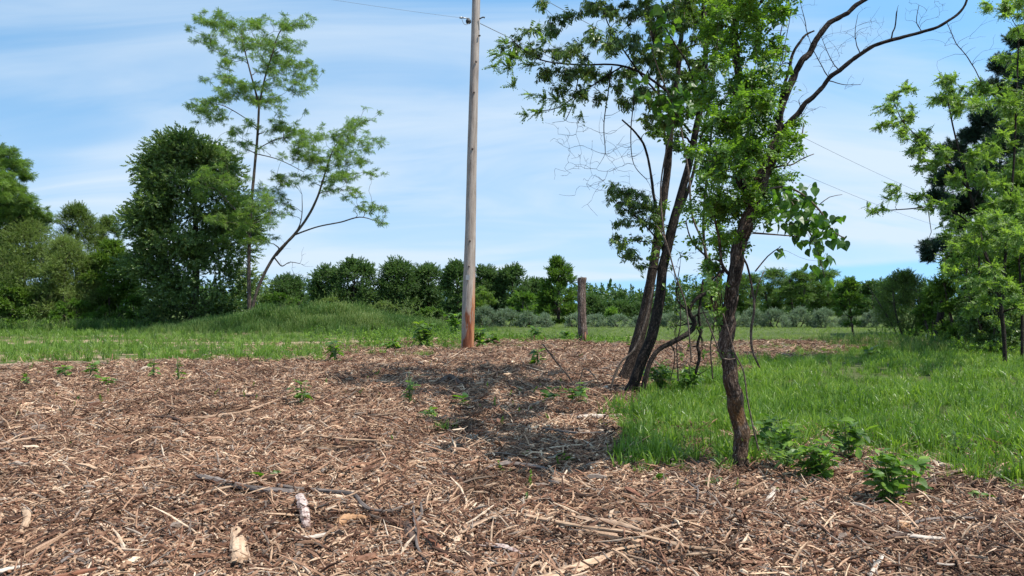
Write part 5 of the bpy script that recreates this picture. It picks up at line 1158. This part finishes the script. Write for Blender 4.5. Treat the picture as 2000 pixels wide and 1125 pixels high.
for i, (x_, y_, h_, w_, n_, ls, lab) in enumerate([
    (1918, 985, 22, 60, 22, 13, 'sparse yellow-green sprout on open mulch near the picture edge'),
    (1560, 988, 16, 16, 8, 12, 'tiny bright sprout on the mulch below the dark weed clump'),
    (1797, 1078, 18, 24, 8, 13, 'small bright sprout just beyond the white plank'),
    (1975, 1102, 16, 18, 7, 11, 'tiny green sprout in the lower corner of the mulch'),
    (1397, 955, 28, 22, 8, 14, 'small two-leaved sprout in the mulch below the mossy trunk'),
    (1282, 950, 26, 30, 16, 12, 'small bright tuft of leaves at the edge of the grass'),
    (1163, 927, 14, 14, 6, 12, 'tiny sprout right of the peeled grey log'),
    (520, 938, 22, 20, 6, 16, 'bright green sprout behind the grey fallen branches'),
    (655, 712, 42, 26, 36, 11, 'upright leafy weed at the edge of the bare track, left of the pole'),
    (590, 792, 48, 44, 34, 11, 'thin reddish-green weed rising behind a fallen stick'),
    (175, 745, 34, 32, 30, 10, 'leafy weed on the sunlit mulch at far left'),
    (128, 742, 28, 34, 24, 10, 'low weed beside the leafy weed on the sunlit mulch'),
    (300, 742, 36, 18, 20, 9, 'slim dark weed standing on the mulch near the track'),
    (348, 748, 40, 26, 26, 9, 'branched slender weed right of the slim dark one'),
    (210, 755, 24, 26, 20, 9, 'small sprawling weed in front of the leafy weed'),
    (52, 758, 26, 16, 14, 9, 'small weed nearest the picture edge on the mulch'),
    (800, 795, 60, 34, 36, 9, 'tall thin reddish weed at the edge of the tree shade'),
    (905, 800, 20, 26, 12, 15, 'bright broad-leaved sprout lit inside the tree shade'),
    (838, 826, 30, 40, 26, 11, 'low green weed left of the small grass tuft'),
    (1130, 795, 40, 60, 34, 13, 'bright fern-like weed left of the leaning trunks'),
    (1075, 792, 30, 30, 18, 11, 'small weed between the shade patch and the leaning trunks'),
    (1050, 722, 30, 26, 28, 10, 'dark little weed clump in the mulch beyond the shade'),
    (1100, 905, 26, 24, 16, 12, 'dark sprout beside the peeled grey log'),
    (890, 655, 34, 60, 60, 9, 'leafy weeds crowding the left foot of the pole'),
    (828, 682, 40, 76, 110, 10, 'bushy dark green weed clump left of the pole'),
    (770, 690, 20, 60, 50, 9, 'low bright weed patch left of the bushy weed clump'),
    (935, 685, 36, 40, 60, 9, 'leafy weeds crowding the right foot of the pole'),
    (960, 678, 22, 46, 46, 9, 'low weeds at the mulch edge right of the pole'),
    (1045, 668, 24, 36, 40, 9, 'bright weed clump between the pole and the post'),
    (1105, 668, 20, 30, 30, 8, 'small weed clump just left of the wooden post'),
    (1290, 770, 50, 90, 130, 10, 'leafy green tangle at the foot of the crooked tree'),
    (1340, 770, 40, 90, 110, 10, 'yellow-green weed tangle behind the lush grass by the crooked tree'),
    (1250, 700, 26, 60, 40, 9, 'green weeds beyond the thick leaning trunk'),
    (1700, 700, 16, 60, 40, 9, 'low bright weeds where the mulch strip meets the grass')]):
    plant('weed', lab, x_, y_, h_, w_, n_, 'oval' if i % 3 else 'ovald', ls*1.5, 1100+i*3, 'weed', False, max(3, n_//6), tlo=.1, group='weeds sprouting from the mulch')
for i, (x_, y_, h_, lab) in enumerate([(868, 845, .17, 'small green grass tuft alone on the mulch'), (1252, 928, .16, 'grass tuft spilling onto the mulch before the lush grass'), (1400, 920, .17, 'grass tuft growing left of the foot of the mossy trunk'), (1325, 920, .13, 'low grass tuft on the mulch between the trunk and the lush grass'),
        (1985, 945, .24, 'thick grass tuft at the picture edge above the mulch'), (1230, 895, .2, 'dense grass tuft at the shaded corner of the lush grass'), (826, 748, .12, 'small pale grass tuft in the shade patch')]):
    b = G(x_, y_); b[2] = gz(b[0], b[1]); r_ = np.random.default_rng(1300+i); t = thing('grass_tuft', lab, 'grass tuft', b, 'grass tufts on the mulch')
    n = 9; q = np.stack([b[0]+r_.normal(0, .05, n), b[1]+r_.normal(0, .05, n), np.full(n, b[2])], 1)
    scatter('blades', q, np.stack([r_.normal(0, .2, n), r_.normal(0, .2, n), r_.uniform(0, 6, n)], 1), r_.uniform(.7, 1.1, n)*h_*1.2, SRC['tuft'], t)

# ------------------------------------------------------------------ fallen wood, each a thing
def fallen(name, label, cat, strands, m_, z=.06, sides=8, rough=.12, flat=.6, seed=0, frays=0):
    """strands: polylines of (px, py, width px)"""
    T_ = Tubes(); r_ = np.random.default_rng(seed+50); o = None
    for l_ in strands:
        pts = []; rad = []
        for q in l_:
            zz = q[3] if len(q) > 3 else z
            p = G(q[0], q[1], zz); p[2] = zz+gz(p[0], p[1]); pts.append(p); rad.append(q[2]/2*p[1]/F)
        if o is None: o = np.array(pts[len(pts)//2])
        L_ = np.linalg.norm(pts[-1]-pts[0]); q, r = smooth_path(pts, rad, max(.012, L_/26)); q = q+r_.normal(0, .05*np.mean(rad), q.shape)
        r = r*r_.uniform(.86, 1.14, len(r)); r[0] *= .7; r[-1] *= .6
        T_.add(q, r, sides, rough, seed, rough, flat=flat)
        for _ in range(frays):
            for e, s_ in ((q[-1], 1), (q[0], -1)):
                a = (q[-1]-q[-3] if s_ > 0 else q[0]-q[2]); a = a/np.linalg.norm(a); R0 = r.max()
                st = e+r_.normal(0, .35*R0, 3)*(1, 1, .5); T_.add([st-a*R0*2, st+a*R0, st+a*R0*r_.uniform(2, 5)+r_.normal(0, .5*R0, 3)*(1, 1, .4)], [R0*.3, R0*.22, R0*.06], 4, flat=.5)
    ob = link(name, T_.mesh(name, m_, o, False), None, o); tag(ob, label, cat); return ob
DB = [
 ('fallen_branch', 'kinked grey fallen branch lying across the foreground mulch', 'branch', [[(540, 933, 8), (575, 941, 10), (640, 948, 9), (690, 957, 8), (706, 976, 8), (722, 986, 7), (762, 990, 7), (806, 973, 6)]], 't_grey', 1, 0),
 ('fallen_log', 'thick grey weathered stick ending at the pile of fallen branches', 'log', [[(388, 926, 10), (430, 934, 15), (490, 943, 14), (575, 951, 16)]], 't_grey', 2, 1),
 ('fallen_branch', 'long thin brown stick crossing over the grey weathered log', 'branch', [[(365, 958, 4), (430, 944, 5), (520, 925, 5), (552, 914, 4)]], 't_tan', 3, 0),
 ('wood_chunk', 'short mottled white chunk with brown spots beside the grey branch', 'wood chunk', [[(586, 962, 16), (592, 985, 22), (600, 1010, 17)]], 't_mottled', 4, 0),
 ('wood_slab', 'upright pale split slab with ragged lower end', 'wood slab', [[(462, 1014, 18), (464, 1040, 30), (470, 1074, 26)]], 't_pale', 5, 2),
 ('wood_splinter', 'thin brown splinter leaning against the pale split slab', 'splinter', [[(480, 1034, 6), (484, 1055, 5), (490, 1080, 3)]], 't_tan', 6, 0),
 ('wood_splinter', 'bright cream splinter below the mottled chunk', 'splinter', [[(584, 1030, 9), (615, 1027, 13), (650, 1023, 10)]], 't_white', 7, 1),
 ('wood_splinter', 'long bright splinter bent in the middle beside the hollow bark', 'splinter', [[(628, 1060, 4), (655, 1042, 8), (702, 1022, 4)]], 't_pale', 8, 0),
 ('wood_chunk', 'hollow orange-brown curl of rotten wood', 'wood chunk', [[(660, 1012, 14), (672, 1003, 24), (695, 1000, 18), (715, 1002, 9)]], 't_orange', 9, 1),
 ('forked_twig', 'grey forked twig standing out over the dark hole in the mulch', 'twig', [[(807, 974, 5), (809, 1005, 6), (812, 1030, 6), (816, 1060, 6), (840, 1096, 4)], [(812, 1012, 7), (823, 1000, 8), (822, 974, 4)]], 't_grey', 10, 0),
 ('bark_piece', 'red-brown strip of bark right of the forked twig', 'bark', [[(826, 1032, 8), (848, 1052, 12), (873, 1078, 6)]], 't_red', 11, 1),
 ('wood_chunk', 'dark half-buried chunk under the forked twig', 'wood chunk', [[(795, 1014, 14), (800, 1030, 20), (806, 1048, 12)]], 't_dark', 12, 1),
 ('split_plank', 'long splintered tan plank stretching across the lower middle of the mulch', 'plank', [[(1000, 998, 10), (1060, 1014, 14), (1130, 1030, 14), (1220, 1042, 14), (1262, 1050, 12), (1330, 1064, 14), (1375, 1068, 10), (1450, 1076, 5)]], 't_pale', 13, 3),
 ('split_plank', 'flat frayed tan strip lying on the upper side of the long plank', 'plank', [[(1125, 1006, 8), (1160, 1014, 18), (1205, 1026, 16), (1250, 1040, 5)]], 't_tan', 14, 2),
 ('wood_splinter', 'frayed splinter rising off the long plank towards the near tree', 'splinter', [[(1255, 1046, 6), (1290, 1038, 9), (1332, 1028, 4)]], 't_tan', 15, 1),
 ('wood_slab', 'big cream split slab pointing up from the bottom edge', 'wood slab', [[(1040, 1140, 38), (1110, 1105, 34), (1160, 1085, 24), (1226, 1064, 7)]], 't_pale', 16, 3),
 ('fallen_branch', 'long curved dry stick with pale tip lying below the bushy seedling', 'branch', [[(1780, 1018, 6), (1810, 1006, 7), (1860, 1000, 6), (1900, 1000, 5), (1936, 1002, 3)]], 't_grey', 17, 0),
 ('split_plank', 'short white broken plank in the lower right mulch', 'plank', [[(1768, 1047, 10), (1805, 1050, 13), (1850, 1050, 9)]], 't_white', 18, 2),
 ('bark_piece', 'purplish flat bark piece touching the white plank', 'bark', [[(1730, 1055, 6), (1750, 1050, 13), (1772, 1045, 7)]], 't_dark', 19, 0),
 ('root_piece', 'pale forked root piece at the bottom of the mulch below the purplish bark', 'root', [[(1700, 1122, 9), (1712, 1100, 10), (1726, 1082, 5)], [(1712, 1102, 7), (1706, 1090, 4)]], 't_white', 20, 1),
 ('wood_chunk', 'tan round fungus-like lump of wood under the curved dry stick', 'wood chunk', [[(1756, 1028, 12), (1766, 1024, 18), (1777, 1027, 10)]], 't_orange', 21, 0),
 ('wood_chunk', 'bleached ragged wood scrap below the mossy trunk', 'wood chunk', [[(1498, 980, 10), (1504, 970, 14), (1512, 960, 7)]], 't_white', 22, 2),
 ('fallen_log', 'peeled grey log lying at mid-distance on the sunlit mulch', 'log', [[(950, 902, 7), (985, 894, 12), (1030, 896, 12), (1068, 902, 6)]], 't_grey', 23, 1),
 ('fallen_log', 'silver-grey log at the edge of the lush grass', 'log', [[(1128, 816, 8), (1160, 814, 10), (1190, 812, 9), (1214, 809, 6)]], 't_white', 24, 0),
 ('wood_slab', 'dark flat slab of bark on the distant left mulch', 'wood slab', [[(462, 770, 6), (500, 772, 12), (560, 776, 7)]], 't_dark', 25, 1),
 ('fallen_branch', 'long thin stick curving below the dark flat slab', 'branch', [[(358, 810, 5), (420, 806, 6), (490, 795, 5), (560, 772, 4), (600, 764, 3)]], 't_tan', 26, 0),
 ('fallen_branch', 'brown stick at the left edge of the mulch with a torn end', 'branch', [[(0, 858, 7), (50, 850, 9), (126, 838, 6)]], 't_tan', 27, 2),
 ('bark_piece', 'dark curled bark on top of the stick at the left edge', 'bark', [[(22, 836, 6), (45, 843, 11), (75, 852, 8)]], 't_dark', 28, 1),
 ('fallen_branch', 'pale split stick in the middle distance with frayed end', 'branch', [[(612, 842, 6), (680, 846, 8), (770, 850, 5)]], 't_pale', 29, 2),
 ('fallen_branch', 'dark stick left of the frayed split stick', 'branch', [[(300, 806, 4), (330, 808, 8), (352, 812, 5)]], 't_dark', 30, 0),
 ('wood_splinter', 'yellow-tan torn splinter above the grey weathered log', 'splinter', [[(250, 914, 5), (285, 910, 9), (322, 906, 7)]], 't_pale', 31, 1),
 ('forked_twig', 'small grey forked twig on the mulch under the lush grass', 'twig', [[(1338, 927, 4), (1352, 942, 5), (1363, 952, 4), (1362, 976, 3)], [(1353, 952, 3), (1366, 942, 3)]], 't_grey', 32, 0),
 ('fallen_branch', 'straight thin stick leading to the small forked twig', 'branch', [[(1262, 955, 3), (1310, 953, 4), (1362, 952, 3)]], 't_tan', 33, 0),
 ('bark_piece', 'brown flat bark piece below the grass tuft', 'bark', [[(1222, 946, 8), (1236, 956, 14), (1252, 968, 5)]], 't_red', 34, 0),
 ('wood_chunk', 'curved pale chunk at the left of the foreground mulch', 'wood chunk', [[(46, 982, 12), (54, 1000, 16), (42, 1030, 10)]], 't_pale', 35, 0),
 ('wood_slab', 'cream slab cut by the lower left corner', 'wood slab', [[(-20, 1118, 16), (15, 1110, 14), (46, 1103, 6)]], 't_white', 36, 1),
 ('fallen_branch', 'red-brown stick by the lower left corner', 'branch', [[(98, 1124, 12), (150, 1112, 11), (190, 1102, 5)]], 't_red', 37, 0),
 ('wood_splinter', 'long pale sliver rising from the bottom edge beside the red-brown stick', 'splinter', [[(150, 1128, 6), (190, 1112, 7), (226, 1098, 4)]], 't_pale', 38, 0),
 ('fallen_branch', 'straight grey stick near the bottom edge below the pale split slab', 'branch', [[(322, 1128, 7), (365, 1108, 7), (412, 1090, 5)]], 't_grey', 39, 0),
 ('wood_splinter', 'cream splinter slanting down near the bottom edge below the bent splinter', 'splinter', [[(560, 1092, 6), (590, 1108, 10), (622, 1126, 5)]], 't_pale', 40, 1),
 ('wood_slab', 'grey weathered split piece standing among chips at the lower left', 'wood slab', [[(118, 1094, 7), (140, 1075, 13), (156, 1060, 6)]], 't_grey', 41, 2),
 ('wood_splinter', 'tan stick pointing to the long plank from the forked twig', 'splinter', [[(902, 1038, 7), (935, 1022, 8), (972, 1003, 5)]], 't_tan', 42, 1),
 ('wood_slab', 'pinkish white slab between the forked twig and the cream slab', 'wood slab', [[(964, 1062, 9), (985, 1064, 17), (1015, 1074, 8)]], 't_mottled', 43, 2),
 ('fallen_branch', 'brown stick across the lower left of the cream split slab', 'branch', [[(1185, 1068, 3), (1240, 1078, 5), (1330, 1102, 6), (1360, 1114, 4)]], 't_tan', 44, 0),
 ('fallen_log', 'brown stick lying left of the white plank with a dark underside', 'log', [[(1560, 1034, 6), (1600, 1038, 10), (1628, 1050, 6)]], 't_dark', 45, 0),
 ('fallen_branch', 'dark curved twig right of the white plank', 'branch', [[(1855, 1036, 5), (1890, 1040, 4), (1930, 1050, 5), (1975, 1066, 4)]], 't_dark', 46, 0),
 ('wood_splinter', 'white-ended dark twig near the lower right corner', 'splinter', [[(1830, 1098, 7), (1855, 1100, 6), (1895, 1094, 3)]], 't_white', 47, 0),
 ('fallen_branch', 'long pale stick lying in the shade patch near the lush grass', 'branch', [[(1060, 836, 5), (1130, 846, 5), (1190, 842, 4)]], 't_grey', 48, 0),
 ('wood_chunk', 'small dark root clump sticking up in the tree shade', 'wood chunk', [[(862, 748, 8), (878, 742, 14), (900, 752, 6)]], 't_dark', 49, 3),
]
for i, (nm, lab, cat, st, mm, sd_, fr) in enumerate(DB):
    big = nm in ('wood_chunk', 'wood_slab', 'fallen_log', 'split_plank')
    fallen(nm, lab, cat, st, M[mm], .085 if big else .09, 9 if big else 7, .22 if mm in ('t_pale', 't_tan', 't_white') else .12, .55 if 'slab' in nm or 'plank' in nm or 'bark' in nm or 'splinter' in nm else .9, sd_, fr)
